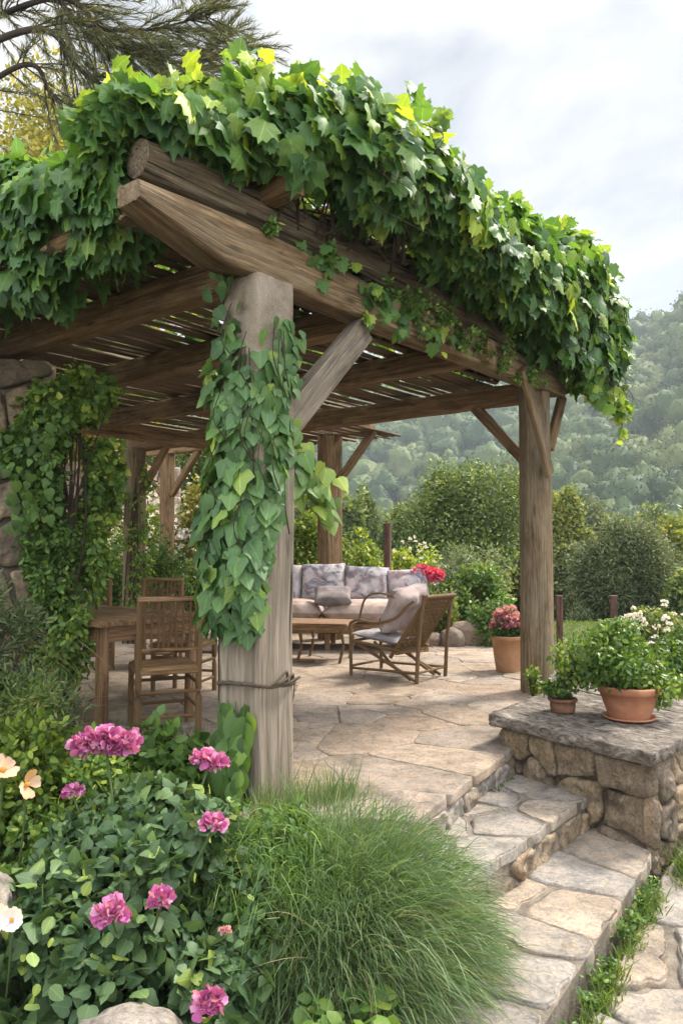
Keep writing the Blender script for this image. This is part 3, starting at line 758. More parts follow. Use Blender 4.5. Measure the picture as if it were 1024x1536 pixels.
inner = [tuple(A(*p) + norm(A(-.6, 8.3)-A(*p))*.035) for p in PATIO]
prism(mb, inner, -.165, -.007); struct(mb.build('patio_bed', M_SAND, smooth=False))
mb = MB()
e = A(.95, 1.63, 0); le = np.linalg.norm(e); e = e/le; nn = A(e[1], -e[0], 0)
stone_face(mb, A(.35, 3.78, -.19)-nn*.03, e, A(0, 0, 1), nn, le, .135, .17, rng, depth=.025, gap=.006, stretch=1.7, rough=.008)
struct(mb.build('patio_riser', M_STEP))
TREAD = [(-.06, 3.33), (.25, 3.08), (1.50, 4.70), (1.22, 5.50), (.24, 3.84)]
mb = MB(); sdt = seeds_in(TREAD, .29, rng, .40, .9, 1.25)
paving(mb, TREAD, .33, -.17, rng, gap=.010, th=.055, seeds=sdt, rough=.014, bev=.008)
struct(mb.build('upper_step', M_STEP))
mb = MB(); prism(mb, [tuple(A(*p)+(A(.75, 4.2)-A(*p))*.07) for p in TREAD], -.60, -.177); struct(mb.build('upper_step_bed', M_MORT, smooth=False))
mb = MB(); a0 = A(.25, 3.08, 0); e = A(1.22, 1.58, 0); le = np.linalg.norm(e); e = e/le; nn = A(e[1], -e[0], 0)
stone_face(mb, a0+A(0, 0, -.40)-nn*.035, e, A(0, 0, 1), nn, le, .175, .16, rng, depth=.032, gap=.008, stretch=1.45, rough=.012)
struct(mb.build('upper_step_riser', M_WALL))
LAND = [(.30, 2.0), (.645, 2.66), (1.72, 4.31), (1.50, 4.80), (.22, 3.24), (-.15, 2.5)]
mb = MB(); sdl = seeds_in(LAND, .31, rng, .50, .95, 1.25)
paving(mb, LAND, .40, -.35, rng, gap=.011, th=.075, seeds=sdl, rough=.020, bev=.009)
struct(mb.build('lower_step', M_STEP))
mb = MB(); prism(mb, [tuple(A(*p)+(A(.85, 3.2)-A(*p))*.10) for p in LAND], -.65, -.357); struct(mb.build('lower_step_bed', M_MORT, smooth=False))
PATH = [(.6, 1.2), (3.9, 1.2), (4.2, 6.4), (2.7, 5.6), (1.66, 4.15), (.5, 2.3)]
mb = MB(); paving(mb, PATH, .40, -.435, rng, jit=.48, gap=.022, th=.06, rough=.035, ang=.5, bev=.010, tilt=.008)
struct(mb.build('path', M_STEP))
mb = MB(); prism(mb, PATH, -.7, -.456); struct(mb.build('path_bed', M_MORT, smooth=False))

# ------------------------------------------------------------------ low garden wall
WA, WB, WC, WD = A(1.08, 5.25), A(1.70, 4.32), A(3.05, 5.94), A(1.72, 6.45)
gw = thing('garden_wall', 'low dry stone wall with weathered cap slabs beside the steps', 'wall', (2.0, 5.4, -.5))
rng = np.random.default_rng(21)
mb = MB()
def face(mb, p, q, z0, z1, step, depth, gap=.008, ext=.03, seeds=None):
    d = q-p; ln = np.linalg.norm(d); ax = A(d[0]/ln, d[1]/ln, 0); nr = A(ax[1], -ax[0], 0)
    stone_face(mb, A(p[0], p[1], z0)-nr*.035, ax, A(0, 0, 1), nr, ln+ext, z1-z0, step, rng, depth=depth, gap=gap, rough=.02, stretch=1.2, seeds=seeds)
face(mb, WA, WB, -.52, .125, .25, .06, gap=.004, seeds=[(.14, .53), (.36, .52), (.58, .55), (.95, .55), (.28, .40), (.62, .33), (.96, .32), (.12, .22), (.46, .10), (.90, .08), (.06, .38)])
face(mb, WB, WC, -.52, .125, .20, .05, gap=.004)
face(mb, WD, WA, -.10, .105, .22, .04)
face(mb, WC, WD, -.25, .105, .24, .04)
mb.build('stonework', M_WALL, gw)
mb = MB(); cw = (WA+WB+WC+WD)/4; prism(mb, [tuple(p+(cw-p)*.05) for p in (WA, WB, WC, WD)], -.55, .118); mb.build('mortar_core', M_MORT, gw, smooth=False)
def cap(poly, seed):
    m = MB(); r_ = np.random.default_rng(seed)
    Q = stone_outline(np.array(poly), .004, r_, seg=.03, rough=.024, rounds=1); n = len(Q); c = Q.mean(0); rings = []
    for s_, h in ((.985, .130), (1.0, .134), (.994, .152), (1.002, .166), (.998, .196), (.994, .204)):
        R = c+(Q-c)*(s_+.006*fbm(np.column_stack([Q*14, np.full(n, h*60)]), seed, 3)[:, None]); rings.append(np.column_stack([R, np.full(n, h)+.004*fbm(np.column_stack([Q*9, np.full(n, 3.)]), seed, 3)]))
    for s_ in np.linspace(.92, .08, 14):
        R = c+(Q-c)*s_; rings.append(np.column_stack([R, .205 + .018*fbm(np.column_stack([R*A(9, 5), np.full(n, seed)]), seed, 4) - .008*np.abs(fbm(np.column_stack([R*A(9, 11), np.full(n, seed)]), seed+4, 3))]))
    V = np.concatenate(rings + [[[c[0], c[1], .2]]]); mm = len(rings)
    i = np.arange(mm-1)[:, None]*n; j = np.arange(n)[None]; jn = (j+1) % n; k = np.arange(n)
    m.add(V, [np.stack([i+j, i+jn, i+n+jn, i+n+j], -1).reshape(-1, 4), np.stack([(mm-1)*n+k, (mm-1)*n+(k+1) % n, np.full(n, mm*n)], 1), list(k[::-1])], V*A(1, 1, 2)+seed, r_.uniform())
    m.build('cap_slab', M_CAP, gw)
nA = norm(WA-WB); nC = norm(WC-WB)
def wp(s, t): return tuple(WB + (WA-WB)*s + (WC-WB)*t)
cap([wp(-.06, -.05), wp(-.06, .47), wp(1.12, .55), wp(1.06, -.055)], 3)
cap([wp(-.03, .475), wp(-.03, 1.03), wp(.98, 1.03), wp(1.12, .555)], 8)

# ------------------------------------------------------------------ pergola
ZB = 2.76
per = thing('pergola', 'large rustic timber pergola with slatted roof over the stone patio', 'pergola', (0.6, 7.5, 0))
rng = np.random.default_rng(3)
# front stone-grey post, square, slightly tapered
kp = NT('weathered_post'); g = kp.attr('gc').outputs['Vector']
sp = kp.n('ShaderNodeSeparateXYZ'); kp.l(g, sp.inputs[0])
mb = MB()
Pp = line(pg(0, 0, -.25), pg(0, 0, ZB), 60)
sweep(mb, Pp, rrect(.292, .292, .026, 3, 10), scale=np.linspace(1.0, .97, 60), up=(V3), jit=.02, jf=(1.2, 9), seed=40)
V = mb.V[0]
post_mat = M_GREY
f1 = kp.noise(g, 1.0, 8, .65, .8, (1.4, 22, 22)); f2 = kp.noise(g, 1, 4, .6, .3, (4, 80, 80))
gw_ = kp.mix(.75, kp.ramp(f1, [(.25, (.105, .088, .068)), (.5, (.245, .20, .15)), (.75, (.37, .315, .245))]), kp.ramp(f2, [(.3, .62), (.7, 1.12)]), 'MULTIPLY')
crk = kp.ramp(kp.noise(g, 1, 3, .5, .4, (.7, 26, 26)), [(.30, 1.0), (.35, 0.0)])
gw_ = kp.mix(crk, gw_, (.035, .027, .02))
gran = kp.mix(.8, kp.ramp(kp.noise(g, 5, 7, .65, .3), [(.3, (.19, .145, .10)), (.5, (.33, .27, .20)), (.75, (.44, .375, .295))]), kp.ramp(kp.noise(g, 130, 4, .75), [(.3, .5), (.55, 1.0), (.75, 1.3)]), 'MULTIPLY')
ht = kp.n('ShaderNodeMath', operation='ADD'); kp.l(sp.outputs[0], ht.inputs[0])
sc_ = kp.n('ShaderNodeMath', operation='MULTIPLY'); kp.l(kp.noise(g, 4, 5, .6), sc_.inputs[0]); sc_.inputs[1].default_value = .8; kp.l(sc_.outputs[0], ht.inputs[1])
gx0 = (40*7.31) % 50
mr = kp.n('ShaderNodeMapRange'); mr.inputs[1].default_value = gx0+2.25; mr.inputs[2].default_value = gx0+2.75; kp.l(ht.outputs[0], mr.inputs[0])
kp.l(kp.mix(mr.outputs[0], gw_, gran), kp.b.inputs['Base Color']); kp.b.inputs['Roughness'].default_value = .9; kp.b.inputs['Specular IOR Level'].default_value = .2
kp.l(kp.bump(kp.mix(mr.outputs[0], f1, kp.noise(g, 70, 5, .75)), .8, .02), kp.b.inputs['Normal'])
o = mb.build('post', kp.m, per); o['label'] = 'square grey weathered post with rough stony top, wrapped in vine'
# right round post
U1, V1 = 3.74, .08
mb = MB(); sweep(mb, line(pg(U1, V1, -.2), pg(U1, V1, 2.92), 40), circ(.145, 40), scale=np.linspace(1.06, .97, 40), jit=.014, jf=(1, 7)); mb.build('post', M_POST, per)['label'] = 'thick round brown log post'
# posts under the far beam and the back row
mb = MB(); sweep(mb, line(pg(U1+.02, 6.12, -.15), pg(U1+.02, 6.12, 2.74), 30), circ(.15, 18), scale=np.linspace(1.05, .97, 30), jit=.02, jf=(1, 6)); mb.build('post', M_POST, per)
B2, B4 = A(-.17, 11.3), A(-3.03, 13.4)
for b, w in ((B2, .27), (B4, .2)):
    mb = MB(); timber(mb, (b[0], b[1], -.15), (b[0], b[1], 3.0), w, w, .02, .006, 24, up=(-.6, .8, 0)); mb.build('post', M_RAFT, per)
# front beam, with a pointed, under-cut near end and a rounded far end
mb = MB()
n = 110; P = line(pg(-.86, 0, ZB+.125), pg(4.16, 0, ZB+.115), n)
sc = np.ones((n, 2)); of = np.zeros((n, 2))
dist = np.linspace(0, 5.02, n)
for k in range(n):
    t = np.clip(dist[k]/.50, 0, 1); hgt = .40 + .60*t
    sc[k] = (.80+.2*t, hgt); of[k, 1] = (1-hgt)*.115
    if dist[k] > 4.85: q = (dist[k]-4.85)/.17; sc[k] *= (1-.35*q**2)
sc *= np.linspace(1.04, .90, n)[:, None]
sweep(mb, P, rrect(.20, .25, .028, 3, 9), scale=sc, off=of, jit=.020, jf=(1.0, 6), seed=71)
mb.build('beam', M_BEAM, per)['label'] = 'long heavy front beam with a pointed end'
# far beam and back beam
mb = MB(); timber(mb, pg(U1+.12, .12, 2.80), pg(U1+.12, 6.5, 2.80), .15, .19, .02, .010, bow=.0, n=50); mb.build('beam', M_RAFT, per)
db = (B4-B2)/np.linalg.norm(B4-B2); s0 = B2-db*.75; s1 = B4+db*1.0
mb = MB(); timber(mb, (*s0, 3.02), (*s1, 3.02), .14, .12, .02, .008, n=40); mb.build('beam', M_RAFT, per)
mb = MB(); timber(mb, pg(-.5, 4.7, 2.70), pg(U1+.2, 4.7, 2.70), .15, .17, .02, .01, n=40); mb.build('beam', M_RAFT, per)
for u, w, v0, v1 in ((.0, .16, .13, 4.9), (1.10, .13, -.02, 4.9), (2.43, .13, -.16, 4.9)):
    mb = MB(); timber(mb, pg(u, v0, 2.855), pg(u, v1, 2.84), w, .19, .02, .010, n=44); mb.build('rafter', M_RAFT, per)
# stub rafters under the vine
mb = MB(); timber(mb, pg(.08, -.20, 3.32), pg(.08, 1.6, 3.2), .14, .15, .02, .012, n=20); mb.build('rafter', M_RAFT, per)
mb = MB(); timber(mb, pg(-.62, .2, 3.03), pg(-.62, 4.6, 3.0), .10, .12, .02, .01, n=30); mb.build('rafter', M_RAFT, per)
# old round log lying on top of the front edge
mb = MB()
P = curve([pg(-.70, .15, 3.23), pg(.2, .10, 3.22), pg(1.6, .06, 3.22), pg(3.0, .05, 3.13), pg(4.0, 0, 3.02)], 110)
sweep(mb, P, circ(.088, 30, 1.05), scale=1.05+.13*np.sin(np.linspace(0, 9, 110)), jit=.035, jf=(1.6, 9)); mb.build('log', M_LOG, per)['label'] = 'rotting grey brown log along the roof edge'
# slats
v = .20; k = 0
while v < 6.35:
    w = rng.uniform(.048, .088); gapw = rng.choice([.004, .012, .022, .05], p=[.4, .3, .18, .12])
    u0 = -.62+rng.uniform(-.12, .10); u1 = 4.15+rng.uniform(-.1, .25) if v < 3.3 else 6.3+rng.uniform(-.1, .2)
    m = 30; zz = 2.975 + rng.uniform(-.01, .015)
    P = np.array([pg(u, v+w/2+.02*fbm(A([u*.5, k*3.1, 0]), 3, 2)[0]*2, zz+.012*fbm(A([u*.8, k*2.1, 5]), 4, 2)[0]*2) for u in np.linspace(u0, u1, m)])
    mb = MB(); sweep(mb, P, circ(.5, 9, .55), scale=np.full((m, 2), w)*A(1, .62), jit=.022, jf=(1.6, 8)); mb.build('slat', M_SLAT, per)
    v += w + gapw; k += 1
# second ragged layer across: thin battens
# braces
def brace(p, q, w, h, mat, up=(0, 0, 1), jit=.006):
    m = MB(); timber(m, p, q, w, h, .012, jit, 14, up=up); return m.build('brace', mat, per)
brace(pg(.10, -.03, 1.92), pg(.90, -.03, 2.70), .10, .165, M_GREY)['label'] = 'grey split brace on the front post'
brace(pg(3.62, -.115, 1.98), pg(3.05, -.135, 2.84), .05, .13, M_BEAM)
brace(pg(U1+.1, .20, 2.12), pg(U1+.1, .75, 2.72), .08, .10, M_RAFT)
brace(pg(U1+.14, .0, 2.25), pg(U1+.42, -.02, 2.78), .07, .09, M_RAFT)
for b, a in ((B2, 1), (B2, -1), (B4, 1), (B4, -1)):
    d3 = A(db[0], db[1], 0)*a; c3 = A(b[0], b[1], 0)
    brace(c3+d3*.12+A(0, 0, 2.25), c3+d3*.78+A(0, 0, 2.98), .09, .10, M_RAFT)
for s_ in (1, -1):
    brace(pg(U1+.1, 6.12+.12*s_, 2.2), pg(U1+.1, 6.12+.6*s_, 2.74), .08, .09, M_RAFT)
# rope round the front post
rp_ = MB(); a = np.linspace(0, 2*pi*1.04, 60); rr_ = .172
sq = np.stack([np.sign(np.cos(a))*np.abs(np.cos(a))**.55, np.sign(np.sin(a))*np.abs(np.sin(a))**.55], 1)*rr_
def rope(off, tw, r):
    return np.array([pg(0, 0, .60)+U3*s_[0]+V3*s_[1]+A(0, 0, off+.012*math.sin(t*2.2)) + (U3*math.cos(t*26+tw)+A(0, 0, 1)*math.sin(t*26+tw))*.007 for s_, t in zip(sq, a)])
for tw in (0, 2.1, 4.2): pole(rp_, curve(rope(0, tw, .007)[::1], 240), .0075, .0075, 6)
for k in range(3): pole(rp_, curve([pg(.12-.03*k, -.165, .60), pg(.13-.05*k, -.19, .62+.02*k), pg(.05-.04*k, -.185, .60+.012*k), pg(-.02-.03*k, -.172, .595)], 20), .008, .006, 6)
pole(rp_, curve([pg(.17, -.12, .60), pg(.185, -.10, .50), pg(.18, -.07, .40)], 12), .005, .003, 5)
tag(rp_.build('rope', M_ROPE), 'old twisted rope tied round the grey front post', 'rope')

# ------------------------------------------------------------------ stone pier on the left
rng = np.random.default_rng(31)
pier = thing('stone_pier', 'tall rough stone pier carrying the rafters behind the ivy', 'pier', (-2.85, 6.1, 0))
mb = MB(); pa, pb, pc = A(-3.6, 5.15), A(-2.18, 5.72), A(-2.75, 7.0)
face(mb, pa, pb, -.15, 2.72, .33, .075, .012); face(mb, pb, pc, -.15, 2.72, .33, .075, .012)
mb.build('stonework', M_PIER, pier)
mb = MB(); prism(mb, [(-3.55, 5.23), (-2.22, 5.76), (-2.78, 6.95), (-4.0, 6.5)], -.2, 2.71); mb.build('mortar_core', M_MORT, pier, smooth=False)
# ------------------------------------------------------------------ dining table and chairs
rng = np.random.default_rng(44)
TF = A(-1.69, 5.42)
def tb(u, v, z): p = TF+UU*u+VV*v; return A(p[0], p[1], z)
dt = thing('dining_table', 'square topped brown wooden dining table beside the ivy covered pier', 'table', tuple(tb(.5, .95, 0)))
ta = math.atan2(UU[1], UU[0])
mb = MB()
for k in range(5):
    c = (k+.5)*.2
    timber(mb, tb(c, 0, .775), tb(c, 1.95, .775), .197, .045, .008, .003, 24)
mb.build('tabletop', M_TABLE, dt)
mb = MB()
for a, b in ((tb(.06, .08, .69), tb(.94, .08, .69)), (tb(.06, 1.87, .69), tb(.94, 1.87, .69)), (tb(.06, .12, .69), tb(.06, 1.83, .69)), (tb(.94, .12, .69), tb(.94, 1.83, .69))):
    timber(mb, a, b, .03, .11, .006, .003)
mb.build('apron', M_TABLE, dt)
for u, v in ((.09, .09), (.91, .09), (.09, 1.86), (.91, 1.86)):
    mb = MB(); timber(mb, tb(u, v, 0), tb(u, v, .75), .075, .075, .012, .003, 8, up=V3); mb.build('leg', M_TABLE, dt)

def dining_chair(label):
    t = thing('dining_chair', label, 'chair', (0, 0, 0), 0, 'wooden dining chairs round the table')
    w = .21
    for sx in (-1, 1):
        mb = MB(); pole(mb, [(sx*w, -.20, 0), (sx*w, -.20, .48), (sx*w*1.02, -.25, .97)], .024, .020, 10, 16, jit=.004); mb.build('leg', M_FURN, t)
        mb = MB(); pole(mb, [(sx*w, .20, 0), (sx*w, .20, .46)], .022, .021, 10, 8, jit=.004); mb.build('leg', M_FURN, t)
    mb = MB()
    for z in (.13, .30):
        for a, b in (((-w, -.2, z), (w, -.2, z)), ((-w, .2, z+.03), (w, .2, z+.03)), ((-w, -.2, z+.05), (-w, .2, z+.05)), ((w, -.2, z+.05), (w, .2, z+.05))):
            pole(mb, [a, b], .013, .013, 8, 6, jit=.003)
    mb.build('stretcher', M_FURN, t)
    mb = MB()
    for a, b in (((-w, -.2, .45), (w, -.2, .45)), ((-w, .2, .45), (w, .2, .45)), ((-w, -.2, .45), (-w, .2, .45)), ((w, -.2, .45), (w, .2, .45))):
        timber(mb, a, b, .035, .05, .01, .003)
    for k in range(14):
        y = -.195+k*.03; timber(mb, (-w+.01, y, .475), (w-.01, y, .475), .027, .016, .006, .003, 8)
    mb.build('seat', M_BAMB, t)
    def bk(x, z): return (x, -.2-.05*((z-.48)/.49)**1.3, z)
    mb = MB(); timber(mb, bk(-w-.015, .955), bk(w+.015, .955), .045, .038, .014, .004, 8); mb.build('top_rail', M_TABLE, t)
    r = np.random.default_rng(9)
    mb = MB(); timber(mb, bk(-w, .60), bk(w, .60), .024, .024, .008, .002); pole(mb, [bk(-w, .83), bk(w, .83)], .008, .008, 6, 6, jit=.003); pole(mb, [bk(-w, .71), bk(w, .71)], .007, .007, 6, 6, jit=.003)
    for k in range(9):
        x = -w+.035+k*.0435
        pole(mb, [bk(x+r.uniform(-.008, .008), .60), bk(x+r.uniform(-.012, .012), .78), bk(x+r.uniform(-.008, .008), .95)], .010, .009, 7, 8, jit=.004)
    for k in range(64):      # loose woven cane strips
        z = r.uniform(.61, .92); x = r.uniform(-w+.02, w-.08)
        pole(mb, [A(*bk(x, z))+A(0, -.012, 0), A(*bk(x+.03, z+.012))+A(0, .012, 0), A(*bk(x+.07, z+r.uniform(-.02, .03)))+A(0, -.012, 0)], .0035, .003, 5, 7)
    mb.build('backrest', M_BAMB, t)
    return t
ch = dining_chair('nearest dining chair with a woven cane back turned to the viewer')
ch.location = (-1.285, 5.66, 0); ch.rotation_euler = (0, 0, radians(22))
def yaw(dx, dy): return math.atan2(-dx, dy)
dup(ch, (-1.42, 7.05, 0), yaw(-.95, .25), 'dining chair partly hidden behind the leafy post, at the far end of the table')
dup(ch, (-2.62, 5.55+.55, 0), yaw(.75, .6), 'dark dining chair between the table and the ivy covered pier')
dup(ch, (-2.75, 8.55, 0), yaw(.35, -.9), 'far dining chair left of the shrub clad post, back towards the bright shrubs')
dup(ch, (-2.05, 8.75, 0), yaw(.05, -1), 'far dining chair right of the shrub clad post, back towards the bright shrubs')

# ------------------------------------------------------------------ sofa, cushions, coffee table
kf = NT('faded_fabric'); g = kf.attr('gc').outputs['Vector']
c = kf.ramp(kf.noise(g, 3.2, 7, .62, .6, (1, 1, 1.6)), [(.30, (.10, .10, .12)), (.42, (.28, .27, .29)), (.54, (.46, .41, .41)), (.70, (.56, .50, .47))])
c = kf.mix(kf.ramp(kf.noise(g, 5, 6, .65, 1.2), [(.50, 0.0), (.60, .9)]), c, (.085, .085, .115))
c = kf.mix(kf.ramp(kf.noise(g, 2.1, 4, .6), [(.5, 0.0), (.7, .6)]), c, (.42, .27, .24))
kf.l(c, kf.b.inputs['Base Color']); kf.b.inputs['Roughness'].default_value = .95
kf.l(kf.bump(kf.noise(g, 16, 6, .7), .5, .02), kf.b.inputs['Normal'])
M_FAB = kf.m
def fabric(name, a, b, cc): return plain(name, [(.3, a), (.5, b), (.72, cc)], 5, .95, .4, .15)
M_SEATF = fabric('pinkish_fabric', (.21, .15, .125), (.38, .285, .24), (.48, .39, .34))
M_TAUPE = fabric('taupe_fabric', (.12, .10, .095), (.20, .17, .16), (.30, .26, .24))
M_PALEF = fabric('pale_pink_fabric', (.22, .175, .17), (.40, .325, .305), (.50, .43, .40))
M_GREYF = fabric('grey_seat_fabric', (.16, .15, .155), (.30, .28, .28), (.44, .41, .40))
SC = A(-.10, 10.45); sa = radians(-5)
def so(x, y, z): return A(SC[0]+x*cos(sa)-y*sin(sa), SC[1]+x*sin(sa)+y*cos(sa), z)
Rz = rot((0, 0, 1), sa)
sofa = thing('sofa', 'long weathered outdoor sofa with faded grey cushions on the patio', 'sofa', tuple(so(0, 0, 0)))
mb = MB()
for a, b, w, h in (((-1.3, -.42, .28), (1.25, -.42, .28), .07, .12), ((-1.3, .40, .28), (1.25, .40, .28), .07, .12), ((-1.3, -.42, .28), (-1.3, .40, .28), .07, .12), ((1.25, -.42, .28), (1.25, .40, .28), .07, .12), ((-1.3, .43, .82), (1.25, .43, .82), .05, .07)):
    timber(mb, so(*a), so(*b), w, h, .015, .005)
for k in range(9): timber(mb, so(-1.2+k*.3, .43, .3), so(-1.2+k*.3, .45, .82), .05, .03, .008, .003)
for k in range(7): timber(mb, so(-1.3, -.33+k*.11, .345), so(1.25, -.33+k*.11, .345), .08, .02, .006, .003)
mb.build('frame', M_FURN, sofa)
for x in (-1.27, -.05, 1.22):
    for y in (-.40, .40):
        mb = MB(); timber(mb, so(x, y, 0), so(x, y, .25), .07, .07, .015, .004, up=(0, 1, 0)); mb.build('leg', M_FURN, sofa)
for x, w in ((-.70, 1.16), (.56, 1.34)):
    mb = MB(); cushion(mb, w, .92, .30, (Rz, so(x, -.05, .485)), seed=int(x*10)+20, pinch=.08); mb.build('seat_cushion', M_SEATF, sofa)
for k, (x, w, h) in enumerate(((-.87, .80, .54), (-.18, .62, .54), (.42, .62, .50), (.98, .58, .46))):
    R_ = Rz @ rot((1, 0, 0), radians(72)) @ rot((0, 0, 1), radians((-3, 2, -2, 4)[k]))
    mb = MB(); cushion(mb, w, h, .24, (R_, so(x, .30, .60+h*.46)), seed=k*3+2, pinch=.12, lump=.022); mb.build('back_cushion', M_FAB, sofa)
pl = MB(); cushion(pl, .50, .36, .17, (Rz @ rot((0, 0, 1), radians(6)) @ rot((1, 0, 0), radians(28)), so(.02, -.36, .70)), seed=33, pinch=.25); tag(pl.build('throw_pillow', M_TAUPE), 'small taupe pillow lying at the front of the sofa seat', 'pillow')
ct = thing('coffee_table', 'low brown wooden coffee table in front of the sofa', 'table', (-.35, 9.25, 0))
mb = MB()
cta = radians(-14); cx = A(cos(cta), sin(cta)); cy = A(-sin(cta), cos(cta))
def cp(x, y, z): p = A(-.40, 9.25)+cx*x+cy*y; return A(p[0], p[1], z)
for k in range(4): timber(mb, cp(-.62, -.24+k*.16, .44), cp(.55, -.24+k*.16, .44), .157, .03, .006, .003, 14)
mb.build('tabletop', M_TABLE, ct)
mb = MB()
for y in (-.27, .27): timber(mb, cp(-.58, y, .395), cp(.5, y, .395), .03, .06, .008, .003)
for x in (-.56, .48): timber(mb, cp(x, -.25, .395), cp(x, .25, .395), .03, .06, .008, .003)
mb.build('apron', M_BAMB, ct)
for x in (-.54, -.04, .46):
    for y in (-.25, .25):
        mb = MB(); pole(mb, [cp(x, y, .40), cp(x+.035, y, .22), cp(x-.01, y, .0)], .022, .017, 8, 10); mb.build('leg', M_BAMB, ct)
mb = MB(); timber(mb, cp(-.05, -.25, .02), cp(.16, -.25, .02), .025, .025, .006, .002); mb.build('foot_rail', M_BAMB, ct)

# ------------------------------------------------------------------ folding lounge chair with woven back
LC = A(.55, 8.05); lang = math.atan2(-VV[0], VV[1])
lc = thing('lounge_chair', 'bamboo folding armchair with a woven cane back facing the coffee table', 'chair', (LC[0], LC[1], 0), lang)
w = .27
def bp(name, parts, mat=M_BAMB):
    m = MB()
    for pts_, r0, r1 in parts: pole(m, pts_, r0, r1, 9, max(8, 5*len(pts_)), jit=.003)
    return m.build(name, mat, lc, local=True)
for sx in (-1, 1):
    x = sx*w
    bp('leg', [([(x, .36, 0), (x, .37, .54)], .019, .017)])
    bp('leg', [([(x, -.44, 0), (x, -.47, .45), (x, -.53, .86)], .021, .018)])
    bp('cross_brace', [([(x-sx*.03, .36, .36), (x-sx*.03, -.40, .02)], .018, .016), ([(x-sx*.05, .10, .36), (x-sx*.05, -.10, .16), (x-sx*.05, -.34, .02)], .017, .017)])
    bp('armrest', [([(x, .37, .54), (x, .26, .575), (x, .02, .56), (x, -.20, .62), (x, -.33, .74), (x, -.42, .80)], .017, .014), ([(x, .26, .575), (x*.98, .18, .80), (x*.9, .02, .86), (x*.9, -.18, .82)], .012, .010)])
    bp('side_rail', [([(x, .36, .08), (x, -.44, .10)], .014, .014), ([(x, .34, .36), (x, -.24, .30)], .016, .015)])
bp('stretcher', [([(-w, .36, .10), (w, .36, .10)], .013, .013), ([(-w, -.44, .10), (w, -.44, .10)], .013, .013), ([(-w, .34, .36), (w, .34, .36)], .015, .015), ([(-w, -.20, .27), (w, -.20, .27)], .016, .016)])
def bkp(x, t): return A(x, -.16-.40*t, .28+.56*t)      # back panel plane
bp('back_frame', [([bkp(-w*.93, -.1), bkp(-w*.93, 1.02)], .021, .018), ([bkp(w*.93, -.1), bkp(w*.93, 1.02)], .021, .018), ([bkp(-w, 1.0), bkp(w, 1.0)], .021, .021), ([bkp(-w, .02), bkp(w, .02)], .016, .016)])
m = MB(); r = np.random.default_rng(4); nb = norm(A(0, -.57, -.34)*-1)
for k in range(22):
    x = -w*.88+k*w*1.76/21; t_ = np.linspace(.03, .97, 14)
    pole(m, [bkp(x+r.uniform(-.006, .006), t)+nb*.009*(1 if (i_+k) % 2 else -1) for i_, t in enumerate(t_)], .0075, .0075, 5, 28)
for k in range(20):
    t = .04+k*.047
    if t > .76 and r.uniform() < .7: continue
    pole(m, [bkp(x, t+r.uniform(-.012, .012))+nb*.008*(1 if (i_+k) % 2 else -1) for i_, x in enumerate(np.linspace(-w*.9, w*.9, 11))], .0065, .0065, 5, 22)
m.build('backrest', M_BAMB, lc, local=True)
m = MB(); cushion(m, .50, .60, .085, (rot((1, 0, 0), radians(6)), A(0, .08, .40)), seed=51, pinch=.08, lump=.012); m.build('seat_cushion', M_GREYF, lc, local=True)
Rl = rot((0, 0, 1), lang)
pm = MB(); R_ = Rl @ rot((1, 0, 0), radians(118)) @ rot((0, 0, 1), radians(8)); c3 = Rl @ A(.02, -.10, .70) + A(LC[0], LC[1], 0)
cushion(pm, .52, .50, .22, (R_, c3), seed=61, pinch=.22, lump=.02); tag(pm.build('throw_pillow', M_PALEF), 'large crumpled pale pink pillow propped in the lounge chair', 'pillow')

# ------------------------------------------------------------------ pots
def flowerhead(mb, c, r, rng, n, size, mat=0, core=None, flat=.8):
    n = int(n*1.5); size = size*.9
    d = rdir(rng, n); d[:, 2] = np.abs(d[:, 2])*1.1-.25; d = norm(d)
    P = A(*c) + d*r*rng.uniform(.15, .8, (n, 1))*A(1, 1, flat)
    leaves(mb, P, norm(d*.75+rdir(rng, n)*.75), norm(d+.8*rdir(rng, n)), size*rng.uniform(.7, 1.25, n), T_PETAL, rng.uniform(0, 1, n), mat)
def shrubcloud(mb, c, rad, n, size, T, rng, lumps=14, shell=.45, down=.15, seed=0, mat=0, tone=(.45, .25), lo=-.6):
    rad = A(*rad); lc_ = rdir(rng, lumps); lc_[:, 2] = np.maximum(lc_[:, 2], lo); lc_ = lc_*rng.uniform(.45, .88, (lumps, 1))
    lr = rng.uniform(.26, .50, lumps); k = rng.integers(0, lumps, n)
    d = rdir(rng, n); rr = rng.uniform(shell**2, 1, n)**.5
    Q = lc_[k] + d*(lr[k]*rr)[:, None]
    P = A(*c) + Q*rad
    on = norm(Q*.7+d)
    tipd = norm(on*.7+rdir(rng, n)*.8+A(0, 0, -down))
    lt = rng.normal(0, .6, lumps)
    leaves(mb, P, tipd, norm(on*.6+rdir(rng, n)*.7+A(0, 0, .35)), size*rng.uniform(.6, 1.35, n), T, np.clip(rng.normal(tone[0], tone[1], n)+lt[k]*.12, 0, 1), mat)
    return lc_*rad+A(*c)
def stems_to(mb, base, tips, r0, rng, r1=.3, sag=.15):
    for t_ in tips:
        b = A(*base)+rng.normal(0, r0*1.2, 3)*A(1, 1, 0); mid = b*.5+t_*.5+rng.normal(0, .08, 3)*np.linalg.norm(t_-b)
        mid[2] += sag*np.linalg.norm(t_-b)*.2
        pole(mb, [b, mid, t_], r0, r0*r1, 6, 10)
def pot(name, label, loc, prof, mat, soil_r, soil_z, group=None):
    t = thing(name, label, 'pot', loc)
    mb = MB(); lathe(mb, prof, loc, 44, jit=.012); mb.build('body', mat, t)
    mb = MB(); lathe(mb, [(0.001, soil_z+.01), (soil_r*.6, soil_z+.012), (soil_r, soil_z)], loc, 24); mb.build('soil', M_SOIL, t)
    return t
